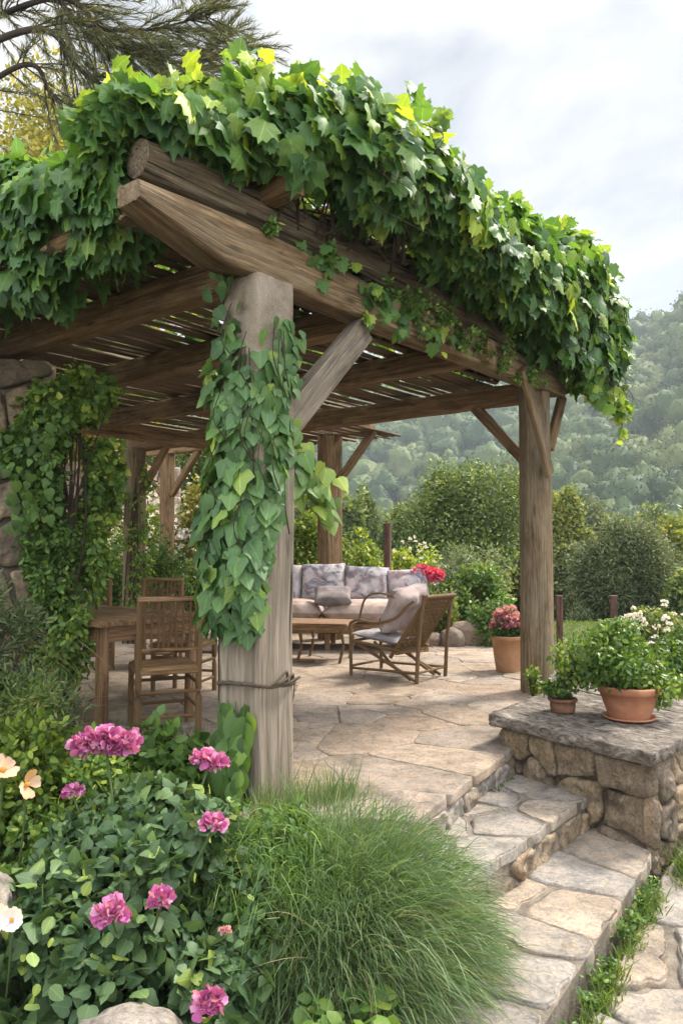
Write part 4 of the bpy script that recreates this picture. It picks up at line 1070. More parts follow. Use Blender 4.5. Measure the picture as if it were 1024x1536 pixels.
def potprof(rb, rt, h, rim, th=.014):
    return [(0.001, 0), (rb, 0), (rb*1.0+.004, .006), (rb+(rt-rb)*.5+.004, h*.45), (rt-.004, h-rim), (rt+.008, h-rim+.003), (rt+.012, h-.010), (rt+.009, h), (rt-th+.004, h+.001), (rt-th, h-.012), (rt-th-.01, h-.07)]
rng = np.random.default_rng(77)
# big bowl on the wall
bw = A(1.87, 5.08, .212)
pt = pot('plant_pot', 'wide terracotta bowl pot on the garden wall', tuple(bw), potprof(.125, .185, .205, .045), M_TERRA, .165, .175)
mb = MB(); lathe(mb, [(0.001, 0), (.15, .001), (.165, .008), (.168, .018), (.155, .017), (.14, .008), (0.001, .006)], bw+A(0, 0, -.006), 40); mb.build('saucer', M_TERRA, pt)
hp = thing('pot_plant', 'bushy yellow green plant with white flowers in the wide bowl on the wall', 'plant', tuple(bw+A(0, 0, .18)))
mb = MB(); rg = np.random.default_rng(5)
tips = shrubcloud(mb, bw+A(-.02, .04, .40), (.40, .36, .27), 5000, .036, T_OVATE, rg, 22, .3, .3, tone=(.55, .25))
shrubcloud(mb, bw+A(.22, -.06, .20), (.16, .14, .17), 600, .036, T_OVATE, rg, 8, .2, .5, tone=(.7, .2))
mb.build('foliage', M_POTL, hp)
mb = MB(); stems_to(mb, bw+A(0, 0, .16), tips, .006, rg); mb.build('stem', M_GSTEM, hp)
mb = MB()
for k in range(18):
    a = rg.uniform(-.2, 3.4); c = bw+A(.10+.26*cos(a)*rg.uniform(.3, 1), .05+.1*sin(a), .60+.06*sin(a)-rg.uniform(0, .08)); flowerhead(mb, c, .022, rg, 9, .022)
mb.build('blossoms', M_WHITE, hp)
# small pot on the wall
sp_ = A(1.49, 5.26, .212)
pot('plant_pot', 'small dark clay pot near the left edge of the garden wall', tuple(sp_), potprof(.075, .086, .09, .022, .010), M_TERRD, .075, .075)
h2 = thing('pot_plant', 'small white flowering plant in the little clay pot', 'plant', tuple(sp_+A(0, 0, .08)))
mb = MB(); tips = shrubcloud(mb, sp_+A(0, 0, .17), (.14, .12, .11), 900, .030, T_OVATE, rg, 12, .2, .2, tone=(.5, .25)); mb.build('foliage', M_POTL, h2)
mb = MB(); stems_to(mb, sp_+A(0, 0, .07), tips, .003, rg); mb.build('stem', M_GSTEM, h2)
mb = MB()
for k in range(10): flowerhead(mb, sp_+A(rg.uniform(-.09, .09), rg.uniform(-.09, .05), rg.uniform(.21, .28)), .014, rg, 8, .016)
mb.build('blossoms', M_WHITE, h2)
# tall pot on the patio
tp = A(1.79, 8.36, .0)
pot('plant_pot', 'tall pale terracotta pot standing on the patio left of the log post', tuple(tp), potprof(.125, .175, .38, .05), M_TERRB, .155, .35)
h3 = thing('pot_plant', 'mauve and white flowers massed in the tall patio pot', 'plant', tuple(tp+A(0, 0, .36)))
mb = MB(); tips = shrubcloud(mb, tp+A(0, 0, .46), (.19, .18, .15), 900, .045, T_OVATE, rg, 14, .2, .2, tone=(.35, .25)); mb.build('foliage', M_POTL, h3)
mb = MB()
for k in range(90):
    d = rdir(rg, 1)[0]; d[2] = abs(d[2])*.9; flowerhead(mb, tp+A(0, 0, .46)+d*A(.18, .17, .17)*rg.uniform(.8, 1.05), .026, rg, 9, .030)
mb.build('blossoms', M_MAUVE, h3)
mb = MB()
for k in range(26):
    d = rdir(rg, 1)[0]; d[2] = abs(d[2]); flowerhead(mb, tp+A(0, 0, .49)+d*A(.17, .16, .20), .022, rg, 8, .026)
mb.build('pale_blossoms', M_ROSEP, h3)

# rusty posts in the garden
def gpost(label, x, y, z0, z1, w):
    m = MB(); timber(m, (x, y, z0), (x+.01, y, z1), w, w, .012, .008, 12, up=(.3, 1, 0)); return tag(m.build('wooden_post', M_RUST), label, 'post', 'old posts in the garden')
gpost('dark wooden post behind the sofa', px(580, 11.9), 11.9, -.2, pz(785, 11.9), .10)
gpost('short rusty brown post standing on the grass right of the log post', px(917, 11.2), 11.2, -.5, pz(893, 11.2), .095)
gpost('brown post half hidden by the thick log post', px(836, 8.8), 8.8, -.3, pz(893, 8.8), .075)
# rocks by the patio edge
rk = np.random.default_rng(8)
for i_, (x, y, Y, r_, lab, mt) in enumerate(((640, 955, 10.6, (.22, .18, .14), 'tan rounded rock at the patio edge behind the lounge chair', M_ROCKB), (676, 952, 10.5, (.17, .16, .17), 'grey brown rock beside the planting at the patio edge', M_ROCKB), (712, 950, 10.7, (.42, .22, .22), 'long dark rock edging the bed behind the patio', M_ROCKB), (655, 930, 11.1, (.30, .2, .26), 'mossy rock under the coral flowers', M_ROCKB))):
    m = MB(); rock(m, (px(x, Y), Y, r_[2]*.55-.03), r_, i_+3, 4, rnd=rk.uniform()); tag(m.build('rock', mt), lab, 'rock', 'rocks edging the patio')
for lab, c, r_, sd_ in (('grey boulder at the bottom edge below the peony leaves', (-.66, 2.45, -.33), (.23, .19, .21), 12), ('pale grey boulder at the left edge among the peony leaves', (-1.36, 2.84, -.06), (.18, .18, .20), 15)):
    m = MB(); rock(m, c, r_, sd_, 5, rnd=.2); tag(m.build('boulder', M_ROCK), lab, 'boulder')
# ------------------------------------------------------------------ grape vine on the pergola roof
rng = np.random.default_rng(101)
vine = thing('grape_vine', 'thick grape vine with big lobed leaves covering the pergola roof edge', 'vine', tuple(pg(1.8, -.1, 3.1)))
def ridge(s):      # height of the top of the mound along the front edge
    return 3.98 + .10*np.sin(s*2.1+.6)+.07*np.sin(s*5.3+1) + np.interp(s, [-.9, -.7, -.35, .1, .5], [-.30, -.26, -.14, -.14, 0.0])
def skirt(s):      # bottom of the hanging leaves
    return np.interp(s, [-.9, -.2, .15, .45, .8, 1.5, 2.3, 3.0, 3.8, 4.9], [3.42, 3.42, 3.44, 3.38, 3.40, 3.34, 3.24, 3.12, 2.92, 2.86]) + .07*np.sin(s*7.3)
mb = MB()
def vine_layer(n, depth0, depth1, size, tone, s0=-.85, s1=4.75, ttone=.0):
    s = rng.uniform(s0, s1, n)
    a = rng.uniform(-.55, 1.0, n)      # <0: skirt, 0..1: over the top towards the back
    zr = ridge(s); hz_ = np.interp(s, [-.9, -.7, -.35, .1, .5], [.10, .12, .20, .38, .50]); zc = zr-hz_; zs = np.minimum(skirt(s), zc-.03)
    bump_ = .10*fbm(np.stack([s*2.2, a*3, np.zeros(n)], 1), 4, 3)*2
    dep = rng.uniform(depth0, depth1, n)
    ang = np.clip(a, 0, 1)*radians(155)
    taper = np.sqrt(np.clip((s1+.12-s)/.5, .05, 1))*np.sqrt(np.clip((s-s0+.12)/.4, .1, 1))
    rv = (.40+bump_-dep)*taper; rz_ = (hz_+bump_*.8-dep)*taper
    v = np.interp(s, [-.85, -.35, .1, .5], [.34, .26, .0, -.18]) - rv*np.cos(ang); z = zc + rz_*np.sin(ang)
    sk = a < 0; f = np.clip(-a/.55, 0, 1)
    z = np.where(sk, zc + (zs-zc)*f**.9 , z)
    v = np.where(sk, v + .16*f**1.5, v)
    P = P0[None] + s[:, None]*UU[None] + v[:, None]*VV[None]
    P = np.column_stack([P, z])
    outw = np.stack([-np.cos(ang)[:, None]*VV[None, :]*1.0], 0)[0]
    N_ = np.column_stack([outw, np.sin(ang)]) ; N_ = norm(N_ + A(0, 0, .25))
    hang = norm(np.column_stack([-VV[None]*.35*np.ones((n, 1)), -np.ones(n)*.9]))
    tip = norm(hang*(1.1-.5*np.sin(ang))[:, None] + N_*.35*np.sin(ang)[:, None] + rdir(rng, n)*.62)
    nr = norm(N_ + rdir(rng, n)*.55)
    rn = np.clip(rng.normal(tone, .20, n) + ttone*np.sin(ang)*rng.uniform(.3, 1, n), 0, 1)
    mixleaves(mb, P, tip, nr, size*rng.choice([.45, .7, .9, 1.05, 1.25], n, p=[.15, .25, .3, .2, .1])*rng.uniform(.85, 1.15, n), VINES, rn, rng, [.35, .25, .2, .2])
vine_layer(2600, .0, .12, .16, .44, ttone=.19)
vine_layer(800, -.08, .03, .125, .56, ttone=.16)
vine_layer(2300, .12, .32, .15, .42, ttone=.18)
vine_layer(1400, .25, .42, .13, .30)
# sparse leaves low over the roof behind the edge mound, seen through the slats
n = 2600
s = rng.uniform(-.6, 4.3, n); v = .25+5.9*rng.uniform(0, 1, n)**2.0; z = 3.10+.30*rng.uniform(0, 1, n)**1.5 + .35*np.exp(-((v-.2)/.9)**2)*rng.uniform(0, 1, n)
P = np.column_stack([P0[None]+s[:, None]*UU+v[:, None]*VV, z])
leaves(mb, P, norm(rdir(rng, n)*A(1, 1, .4)+A(0, 0, -.3)), norm(rdir(rng, n)*.6+A(0, 0, 1)), .12*rng.uniform(.6, 1.3, n), T_VINE, np.clip(rng.normal(.5, .25, n), 0, 1))
n = 2600       # dry brown leaves and thatch packed between log and vine
s = rng.uniform(-.25, 4.4, n); v = rng.uniform(.30, .85, n); z = 3.12+rng.uniform(0, 1, n)*np.interp(s, [-.75, 0, .5], [.25, .4, .6])
P = np.column_stack([P0[None]+s[:, None]*UU+v[:, None]*VV, z])
dm = MB(); leaves(dm, P, norm(rdir(rng, n)+A(0, 0, -.5)), norm(rdir(rng, n)*.7+A(.5, -.6, .2)), .13*rng.uniform(.6, 1.3, n), T_VINE, rng.uniform(0, 1, n))
n = 1500; s = rng.uniform(-.6, 4.2, n); P = np.column_stack([P0[None]+s[:, None]*UU+rng.uniform(.25, .7, n)[:, None]*VV, 3.14+rng.uniform(0, 1, n)*np.interp(s, [-.75, 0, .5], [.15, .3, .5])])
blades(dm, P, norm(rdir(rng, n)+A(.6, .7, -.2)), rng.uniform(.15, .5, n), .008, .3, 3, rng.uniform(0, 1, n), rng)
dm.build('dry_thatch', leafm('dry_vine_leaf', [(0, (.045, .026, .014)), (.6, (.10, .062, .033)), (1, (.17, .12, .065))], .2, 1.0, .8, .2), vine)
# left curtain hanging off the roof corner
def curtain(n, size, d0, d1, tone, ttone):
    t = .28 + 2.9*rng.uniform(0, 1, n)**.9
    a = rng.uniform(-.62, 1.0, n)
    top = np.interp(t, [-.05, .3, .8, 3.2], [3.36, 3.52, 3.66, 3.74])+.06*np.sin(t*3.1+2); zc = top-.36
    zs = np.interp(t, [-.05, .12, .3, .7, 1.4, 3.2], [3.40, 3.32, 3.08, 2.90, 2.84, 2.92]) + .06*np.sin(t*9)
    ang = np.clip(a, 0, 1)*radians(150); dep = rng.uniform(d0, d1, n)
    b_ = .10*fbm(np.stack([t*2.4, a*3, np.full(n, 7.)], 1), 9, 3)*2
    r_ = .32+b_-dep
    u = -.46 - r_*np.cos(ang); z = zc+(.36+b_-dep)*np.sin(ang)
    f = np.clip(-a/.62, 0, 1); z = np.where(a < 0, zc+(zs-zc)*f, z); u = np.where(a < 0, u+.14*f, u)
    P = np.column_stack([P0[None]+u[:, None]*UU+t[:, None]*VV, z])
    N_ = norm(np.column_stack([-np.cos(ang)[:, None]*UU[None], np.sin(ang)+.25]))
    tip = norm(A(-.3*UU[0]-.3*0, -.3*UU[1], -.9)[None]*(1.1-.5*np.sin(ang))[:, None]+N_*.3*np.sin(ang)[:, None]+rdir(rng, n)*.45)
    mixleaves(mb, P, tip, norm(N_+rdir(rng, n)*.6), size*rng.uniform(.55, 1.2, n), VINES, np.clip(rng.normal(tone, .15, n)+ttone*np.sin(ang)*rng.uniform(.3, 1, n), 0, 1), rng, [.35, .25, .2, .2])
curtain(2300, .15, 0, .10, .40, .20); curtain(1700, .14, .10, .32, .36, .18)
# clumps that break the outline: shoots rising from the top and streamers hanging off the end
shoots = MB()
def shoot(base, d, ln, nl, size, tone=.75, droop=.3):
    d = norm(A(*d)); t_ = np.linspace(0, 1, 8)
    path = A(*base)+d*ln*t_[:, None]+A(0, 0, -droop*ln)*(t_**2)[:, None]+rng.normal(0, .012, (8, 3))
    pole(shoots, path, .006, .0025, 5)
    k = rng.uniform(.25, 1, nl); P = np.stack([np.interp(k, t_, path[:, i]) for i in range(3)], 1)+rng.normal(0, .025, (nl, 3))
    leaves(mb, P, norm(rdir(rng, nl)+A(0, 0, -.35)+d*.3), norm(rdir(rng, nl)+A(0, -.5, .5)), size*rng.uniform(.5, 1.2, nl), T_VINE, np.clip(rng.normal(tone, .15, nl), 0, 1))
for s_ in np.concatenate([rng.uniform(-.7, 4.7, 46), [1.05, 1.1, 1.25, 1.3, 2.1, 2.5, 3.0]]):
    b = pg(s_, float(np.interp(s_, [-.85, -.35, .1, .5], [.34, .26, 0, -.18]))+rng.uniform(-.15, .1), float(ridge(s_))-.08); shoot(b, (rng.normal(0, .35), rng.normal(0, .3), 1), rng.uniform(.10, .30), int(rng.integers(4, 9)), .10)
shoot(pg(1.25, -.35, 3.9), (.15, 0, 1), .42, 12, .10, .7); shoot(pg(1.05, -.35, 3.95), (.05, 0, 1), .38, 12, .10, .65)
shoot(pg(2.45, -.2, 3.9), (.1, 0, 1), .34, 6, .09, .5)
for t_ in np.linspace(.35, 3, 20):
    b = pg(-.45, t_, float(np.interp(t_, [-.05, .3, .8, 3.2], [3.34, 3.50, 3.62, 3.68]))); shoot(b, (rng.normal(0, .3), rng.normal(0, .3), 1), rng.uniform(.1, .26), 6, .10)
for s_, ln in ((4.72, .55), (4.62, .42), (4.35, .35), (4.80, .30), (3.9, .25), (4.1, .3)):
    b = pg(s_, -.38, float(skirt(s_))+.12); shoot(b, (.1, 0, -1), ln, int(12+ln*22), .10, .74, .1)
n = 26; P = np.array([pg(.06+rng.normal(0, .10), -.26+rng.normal(0, .05), 3.43+rng.normal(0, .05)) for _ in range(n)])
mixleaves(mb, P, norm(A(0, 0, -1)+rdir(rng, n)*.5), norm(A(.55, -.75, .3)+rdir(rng, n)*.5), .16*rng.uniform(.6, 1.2, n), VINES, np.clip(rng.normal(.5, .15, n), 0, 1), rng)
# a few yellowing leaves half way along the edge
for s_, z_ in ((1.32, 3.44), (1.45, 3.40), (1.55, 3.52), (2.95, 3.36)):
    n = 3; P = np.array([pg(s_+rng.normal(0, .05), -.63, z_+rng.normal(0, .06)) for _ in range(n)])
    leaves(mb, P, norm(A(0, 0, -1)+rdir(rng, n)*.5), norm(A(-VV[0]*-1, -VV[1], .3)*A(-1, 1, 1)+rdir(rng, n)*.4), .17*rng.uniform(.7, 1, n), T_VINE, np.full(n, .98))
# sprigs along the front beam
for u_, z_, nl in ((.85, 2.98, 14), (1.0, 3.0, 14), (.35, 3.08, 10), (.55, 3.06, 12), (1.25, 2.95, 16), (1.7, 2.9, 12)):
    P = np.array([pg(u_+rng.normal(0, .09), -.13+rng.uniform(-.03, .04), z_-abs(rng.normal(0, .11))) for _ in range(nl)])
    leaves(mb, P, norm(A(0, 0, -1)+rdir(rng, nl)*.7), norm(A(.6, -.7, .5)+rdir(rng, nl)*.6), .09*rng.uniform(.5, 1.2, nl), T_VINE, np.clip(rng.normal(.5, .2, nl), 0, 1))
mb.build('foliage', M_VINE, vine)
for k in range(60):      # bare woody stems in the dark under the mound
    s_ = rng.uniform(.4, 4.4); v_ = rng.uniform(-.15, .35)
    pole(shoots, [pg(s_, v_, 3.12+rng.uniform(0, .12)), pg(s_+rng.normal(0, .3), v_-.15, 3.35+rng.normal(0, .06)), pg(s_+rng.normal(0, .5), v_-.2+rng.normal(0, .1), 3.62)], rng.uniform(.006, .016), .005, 6, 12)
for k in range(16):
    s_ = rng.uniform(.1, .75); pole(shoots, [pg(s_, -.05+rng.uniform(-.1, .1), 3.18), pg(s_+rng.normal(0, .06), -.1, 3.4), pg(s_+rng.normal(0, .12), -.15, 3.7)], rng.uniform(.004, .010), .004, 5, 10)
for k in range(14):
    s_ = rng.uniform(-.3, 3); pole(shoots, [pg(s_, .2+rng.uniform(-.1, .3), 3.2), pg(s_+.8, .1+rng.normal(0, .1), 3.3+rng.normal(0, .06)), pg(s_+1.6, .0+rng.normal(0, .15), 3.25)], rng.uniform(.010, .026), .010, 7, 18, jit=.006)
for k in range(46):
    s_ = rng.uniform(.3, 4.7); z_ = float(skirt(s_))+rng.uniform(.0, .5); b = pg(s_, -.52, z_)
    pole(shoots, [b, b+A(rng.normal(.03, .06), rng.normal(-.03, .04), -.08), b+A(rng.normal(.05, .08), rng.normal(-.04, .05), -.18), b+A(rng.normal(.06, .1), -.02, -.30)], .003, .0015, 4, 12)
for k in range(10):
    s_ = rng.uniform(.3, 4.0); pole(shoots, [pg(s_, -.50, float(ridge(s_))-.5), pg(s_+.25, -.60, float(ridge(s_))-.45), pg(s_+.55, -.56, float(ridge(s_))-.62)], .006, .004, 5, 14)
shoots.build('stem', M_STEM, vine)
# dense moss-like creeper tucked behind the beam
rng = np.random.default_rng(55)
cr = thing('creeper', 'small leaved creeper trailing over the front beam below the log', 'plant', tuple(pg(1.6, -.1, 3.0)))
mb = MB()
for u_, z_, r_ in ((1.30, 2.95, .12), (1.45, 2.90, .13), (1.75, 2.92, .12), (2.0, 2.90, .14), (2.35, 2.90, .13), (2.7, 2.86, .13), (3.05, 2.84, .14), (3.25, 2.80, .12), (.45, 3.02, .06), (-.05, 3.05, .05), (1.05, 2.96, .09)):
    shrubcloud(mb, pg(u_, -.135, z_), (r_*.9, r_*.5, r_*1.3), 260, .034, T_OVATE, rng, 6, .2, .5, tone=(.45, .25))
mb.build('foliage', M_SMALL, cr)
mb = MB(); pole(mb, [pg(-.2, -.11, 3.06), pg(.6, -.13, 3.03), pg(1.5, -.13, 2.97), pg(2.4, -.12, 2.95), pg(3.3, -.12, 2.88)], .009, .005, 6, 40, jit=.004); mb.build('stem', M_STEM, cr)

# ------------------------------------------------------------------ ivy on the front post
rng = np.random.default_rng(66)
iv = thing('ivy', 'broad leaved ivy climbing the left side of the grey front post', 'plant', tuple(pg(-.2, 0, .9)))
mb = MB()
def post_ivy(n, size, z0, z1, d0, d1, tone):
    a = rng.uniform(-2.05, 1.25, n); z = z0 + (z1-z0+.12*np.sin(a*5)+.10*np.sin(a*2.3+1))*rng.uniform(0, 1, n)
            # angle round the post; 0 = towards -u, negative = towards -v (the viewer's right)
    lim = np.interp(z, [.9, 1.2, 1.55, 1.9, 2.15, 2.45], [-.85, -1.0, -1.45, -1.95, -1.75, -2.0])
    a = np.maximum(a, lim+rng.uniform(0, .35, n))
    R_ = np.interp(z, [.85, 1.1, 1.5, 1.9, 2.2, 2.45], [.24, .30, .285, .255, .245, .19]) + .05*fbm(np.stack([z*4, a*2, np.zeros(n)], 1), 3, 3)*2 - rng.uniform(d0, d1, n)
    du = -np.cos(a)*R_; dv = np.sin(a)*R_*.95
    dv = np.where(a < 0, dv*.80, dv)
    P = np.column_stack([P0[None]+du[:, None]*UU+dv[:, None]*VV, z])
    N_ = np.column_stack([-np.cos(a)[:, None]*UU+np.sin(a)[:, None]*VV, np.full(n, .30)])
    mixleaves(mb, P, norm(A(0, 0, -1)+N_*.30+rdir(rng, n)*.5), norm(N_+rdir(rng, n)*.6), size*rng.uniform(.5, 1.25, n), IVIES, np.clip(rng.normal(tone, .2, n), 0, 1), rng, [.5, .3, .2])
post_ivy(760, .115, .90, 2.34, -.02, .05, .48); post_ivy(520, .10, .92, 2.40, .05, .14, .35)
# small sprig at the top, on the right face, and the bright shoot on the right
n = 60; P = np.array([pg(.02+rng.normal(0, .07), -.19-rng.uniform(0, .03), rng.uniform(2.16, 2.52)) for _ in range(n)])
leaves(mb, P, norm(A(0, 0, -1)+rdir(rng, n)*.5), norm(A(.785, -.62, .3)*A(1, 1, 1)+rdir(rng, n)*.4), .08*rng.uniform(.6, 1.2, n), T_IVY, np.clip(rng.normal(.5, .2, n), 0, 1))
for k in range(70):
    pass
n = 75; t_ = rng.uniform(0, 1, n)
P = np.array([pg(.16+.26*t+rng.normal(0, .035), -.10-.08*t+rng.normal(0, .04), 1.86-.30*t+rng.normal(0, .08)) for t in t_])
leaves(mb, P, norm(A(.3, 0, -.9)+rdir(rng, n)*.6), norm(A(.5, -.7, .4)+rdir(rng, n)*.6), .11*rng.uniform(.55, 1.15, n), T_IVY, np.clip(rng.normal(.82, .14, n), 0, 1))
n = 26; P = np.array([pg(-.16+rng.normal(0, .04), .10+rng.normal(0, .06), rng.uniform(2.5, 2.9)) for _ in range(n)])
leaves(mb, P, norm(A(0, 0, -1)+rdir(rng, n)*.6), norm(A(-.6, -.7, .3)+rdir(rng, n)*.5), .08*rng.uniform(.6, 1.2, n), T_IVY, np.clip(rng.normal(.3, .2, n), 0, 1))
# one single leaf hanging under the rafter
leaves(mb, pg(-.22, .12, 2.93)[None], A(0, 0, -1)[None]+.1, A(-.4, -.9, .1)[None], np.array([.11]), T_OVATE, np.array([.5]))
mb.build('foliage', M_IVY, iv)
mb = MB()
for k in range(7): pole(mb, [pg(-.17, .05*k-.15, .86+.06*k), pg(-.20, .04*k-.12, 1.15), pg(-.18, .05*k-.15, 1.6), pg(-.17, .03*k-.1, 2.35)], .007, .004, 6, 26)
pole(mb, [pg(.15, -.12, 1.75), pg(.30, -.15, 1.74), pg(.42, -.18, 1.58)], .006, .003, 5, 12)
for k in range(16):
    z_ = rng.uniform(1.0, 2.3); a_ = rng.uniform(-1.6, .3); pole(mb, [pg(-.27*cos(a_), .25*sin(a_), z_), pg(-.31*cos(a_+.2), .29*sin(a_+.2), z_+.12), pg(-.26*cos(a_+.1), .24*sin(a_+.1), z_+.30)], .004, .0025, 5, 10)
mb.build('stem', M_STEM, iv)
# young dark climber at the post foot
cl = thing('young_climber', 'dark leafy young climber at the foot of the grey front post', 'plant', tuple(pg(-.2, 0, 0)))
mb = MB(); n = 130; t_ = rng.uniform(0, 1, n)
P = np.array([pg(-.19-.05*rng.uniform(0, 1)-.04*math.sin(t*5), rng.uniform(-.14, .10), .02+.50*t) for t in t_])
leaves(mb, P, norm(A(-.1, -.2, -1)+rdir(rng, n)*.35), norm(A(-.3, -.8, .3)+rdir(rng, n)*.4), .12*rng.uniform(.6, 1.3, n), T_OVATE, np.clip(rng.normal(.32, .2, n), 0, 1)); mb.build('foliage', M_SMALL, cl)
mb = MB()
for k in range(4): pole(mb, [pg(-.22, -.1+.05*k, -.1), pg(-.20, -.08+.05*k, .25), pg(-.19, -.1+.06*k, .52)], .006, .003, 5, 10)
mb.build('stem', M_GSTEM, cl)

# ------------------------------------------------------------------ ivy mass on the pier
rng = np.random.default_rng(67)
ip = thing('ivy', 'tall tangled ivy hanging over the stone pier up to the rafters', 'plant', (-2.2, 5.5, 0))
mb = MB()
for c, rad, n, tone in (((-2.02, 5.66, 2.38), (.32, .28, .34), 2400, .5), ((-1.82, 5.75, 2.46), (.28, .24, .25), 1500, .62), ((-2.12, 5.58, 1.98), (.30, .24, .36), 2100, .36), ((-2.02, 5.60, 1.55), (.28, .25, .42), 2300, .38), ((-1.98, 5.60, 1.08), (.26, .25, .40), 2000, .40), ((-2.02, 5.55, .60), (.28, .25, .40), 1500, .42), ((-2.62, 5.45, 2.55), (.30, .14, .20), 500, .4), ((-1.74, 5.75, 1.25), (.20, .2, .45), 1500, .60), ((-1.70, 5.80, 1.85), (.20, .2, .40), 1500, .62), ((-1.82, 5.5, .70), (.22, .2, .40), 1300, .5)):
    shrubcloud(mb, A(*c)+A(-.10, 0, 0), A(*rad)*A(.78, .85, .95), n, .048, T_IVY if c[2] > 1.6 else T_OVATE, rng, 16, .2, .5, tone=(tone, .22), lo=-1)
n = 60; P = np.column_stack([rng.normal(-2.18, .09, n), rng.normal(5.36, .05, n), rng.uniform(1.45, 2.2, n)])
leaves(mb, P, norm(A(0, 0, -1)+rdir(rng, n)*.4), norm(A(0, -1, .3)+rdir(rng, n)*.4), .075*rng.uniform(.6, 1.2, n), T_IVY, np.clip(rng.normal(.35, .15, n), 0, 1))
mb.build('foliage', M_SMALL, ip)
mb = MB()
for k in range(18):
    x0 = rng.normal(-2.05, .10); pole(mb, [(x0, 5.62+rng.normal(0, .06), -.1), (x0+rng.normal(0, .08), 5.55, .7), (x0+rng.normal(0, .1), 5.60, 1.5), (x0+rng.normal(0, .1), 5.68, 2.4)], rng.uniform(.006, .022), .005, 6, 24, jit=.004)
mb.build('stem', M_STEM, ip)
# dry hanging fibres
dr = thing('dry_grass', 'dry straw coloured grass hanging below the ivy by the table', 'grass', (-1.85, 5.3, 0))
mb = MB(); n = 320; P = np.column_stack([rng.normal(-2.0, .16, n), rng.normal(5.22, .10, n), rng.uniform(.0, .75, n)])
blades(mb, P, norm(A(0, -.15, -.3)+rdir(rng, n)*.6), rng.uniform(.15, .45, n), .003, .6, 4, rng.uniform(.8, 1, n), rng, sway=.2); mb.build('blades', M_GRASS, dr)
# rosemary-like shrubs on the left
for lab, c, rad, n, tn in (('grey green rosemary shrub at the left edge below the stone pier', (-2.12, 4.55, .86), (.34, .32, .45), 9000, .5), ('low dark rosemary shrub below the taller one at the left edge', (-1.86, 4.50, .32), (.34, .30, .32), 7000, .42)):
    t = thing('rosemary_shrub', lab, 'shrub', (c[0], c[1], -.15), group='rosemary shrubs by the pier')
    mb = MB(); lc_ = shrubcloud(mb, c, rad, n, .055, T_THIN, rng, 26, .15, -.2, tone=(tn, .25), lo=-.9); mb.build('foliage', M_ROSEM, t)
    mb = MB(); stems_to(mb, (c[0], c[1], -.15), lc_, .012, rng); mb.build('stem', M_STEM, t)
# ------------------------------------------------------------------ front bed
rng = np.random.default_rng(201)
# feathery clump beside the steps
fg = thing('ornamental_grass', 'large rounded clump of feathery grey green grass beside the steps', 'grass', (.08, 3.15, -.45))
mb = MB(); c0 = A(.03, 3.18, -.35)
n = 15000
az = rng.uniform(0, 2*pi, n); el = np.arcsin(rng.uniform(.02, 1, n)**.8)
D = np.stack([np.cos(az)*np.cos(el), np.sin(az)*np.cos(el), np.sin(el)], 1)
P = c0 + D*A(.34, .30, .30)*rng.uniform(0, 1, (n, 1)) + rng.normal(0, .03, (n, 3)); P[:, 2] = np.maximum(P[:, 2], -.42)
Ld = (rng.uniform(.28, .49, n))*(.75+.25*np.sin(el))
clump = .5+.5*fbm(np.column_stack([az*2.5, el*3, np.zeros(n)]), 2, 3)
blades(mb, P, norm(D+A(.13, -.10, .38)+rdir(rng, n)*.16), Ld, rng.uniform(.0018, .0036, n), rng.uniform(.15, .80, n), 6, np.clip(rng.normal(.45, .2, n)+(clump-.5)*.7, 0, 1), rng, sway=.10)
n = 15000      # fine side filaments lying along the dome
az = rng.uniform(0, 2*pi, n); el = np.arcsin(rng.uniform(0.0, 1, n))
D = np.stack([np.cos(az)*np.cos(el), np.sin(az)*np.cos(el), np.sin(el)], 1)
P = c0 + A(.04, -.02, .0) + D*A(.57, .54, .60)*rng.uniform(.55, 1.0, (n, 1)); P[:, 2] = np.maximum(P[:, 2], -.42)
blades(mb, P, norm(D*.75+A(.25, -.12, .10)+rdir(rng, n)*.38), rng.uniform(.08, .20, n), rng.uniform(.0022, .0038, n), rng.uniform(.2, .8, n), 4, np.clip(rng.normal(.5, .22, n), 0, 1), rng, sway=.12)
n = 1500       # dead straw blades mixed in
az = rng.uniform(0, 2*pi, n); D = np.stack([np.cos(az), np.sin(az), rng.uniform(-.1, .9, n)], 1)
P = c0 + D*A(.45, .42, .40)*rng.uniform(.2, 1, (n, 1)); P[:, 2] = np.maximum(P[:, 2], -.42)
blades(mb, P, norm(D+A(.2, -.1, .2)+rdir(rng, n)*.4), rng.uniform(.12, .34, n), .0028, rng.uniform(.2, .9, n), 5, np.full(n, .5), rng, mat=1)
mb.build('blades', [M_FLUFF, M_STRAW], fg)
# thinner upright grass by the post foot and right of it
def tuft(name, label, cat, pts_, n, hgt, wd, mat, droop=.35, spread=.3, tone=.5, group=None, r=.06, lean=(0, 0, 0)):
    pts_ = np.asarray(pts_, float); t = thing(name, label, cat, tuple(pts_.mean(0)), group=group)
    k = rng.integers(0, len(pts_), n); P = pts_[k]+rng.normal(0, r, (n, 3))*A(1, 1, 0)
    m = MB(); blades(m, P, norm(A(0, 0, 1)+A(*lean)+rdir(rng, n)*spread*A(1, 1, .3)), hgt*rng.uniform(.45, 1.1, n), wd*rng.uniform(.6, 1.3, n), rng.uniform(0, droop*2, n), 5, np.clip(rng.normal(tone, .22, n), 0, 1), rng)
    m.build('blades', mat, t); return t
tuft('grass_tuft', 'fine upright grass at the foot of the grey front post', 'grass', [pg(-.02+.1*k, -.32-.02*k, -.14) for k in range(-2, 4)], 1900, .38, .005, M_FLUFF, .3, .25, .6)
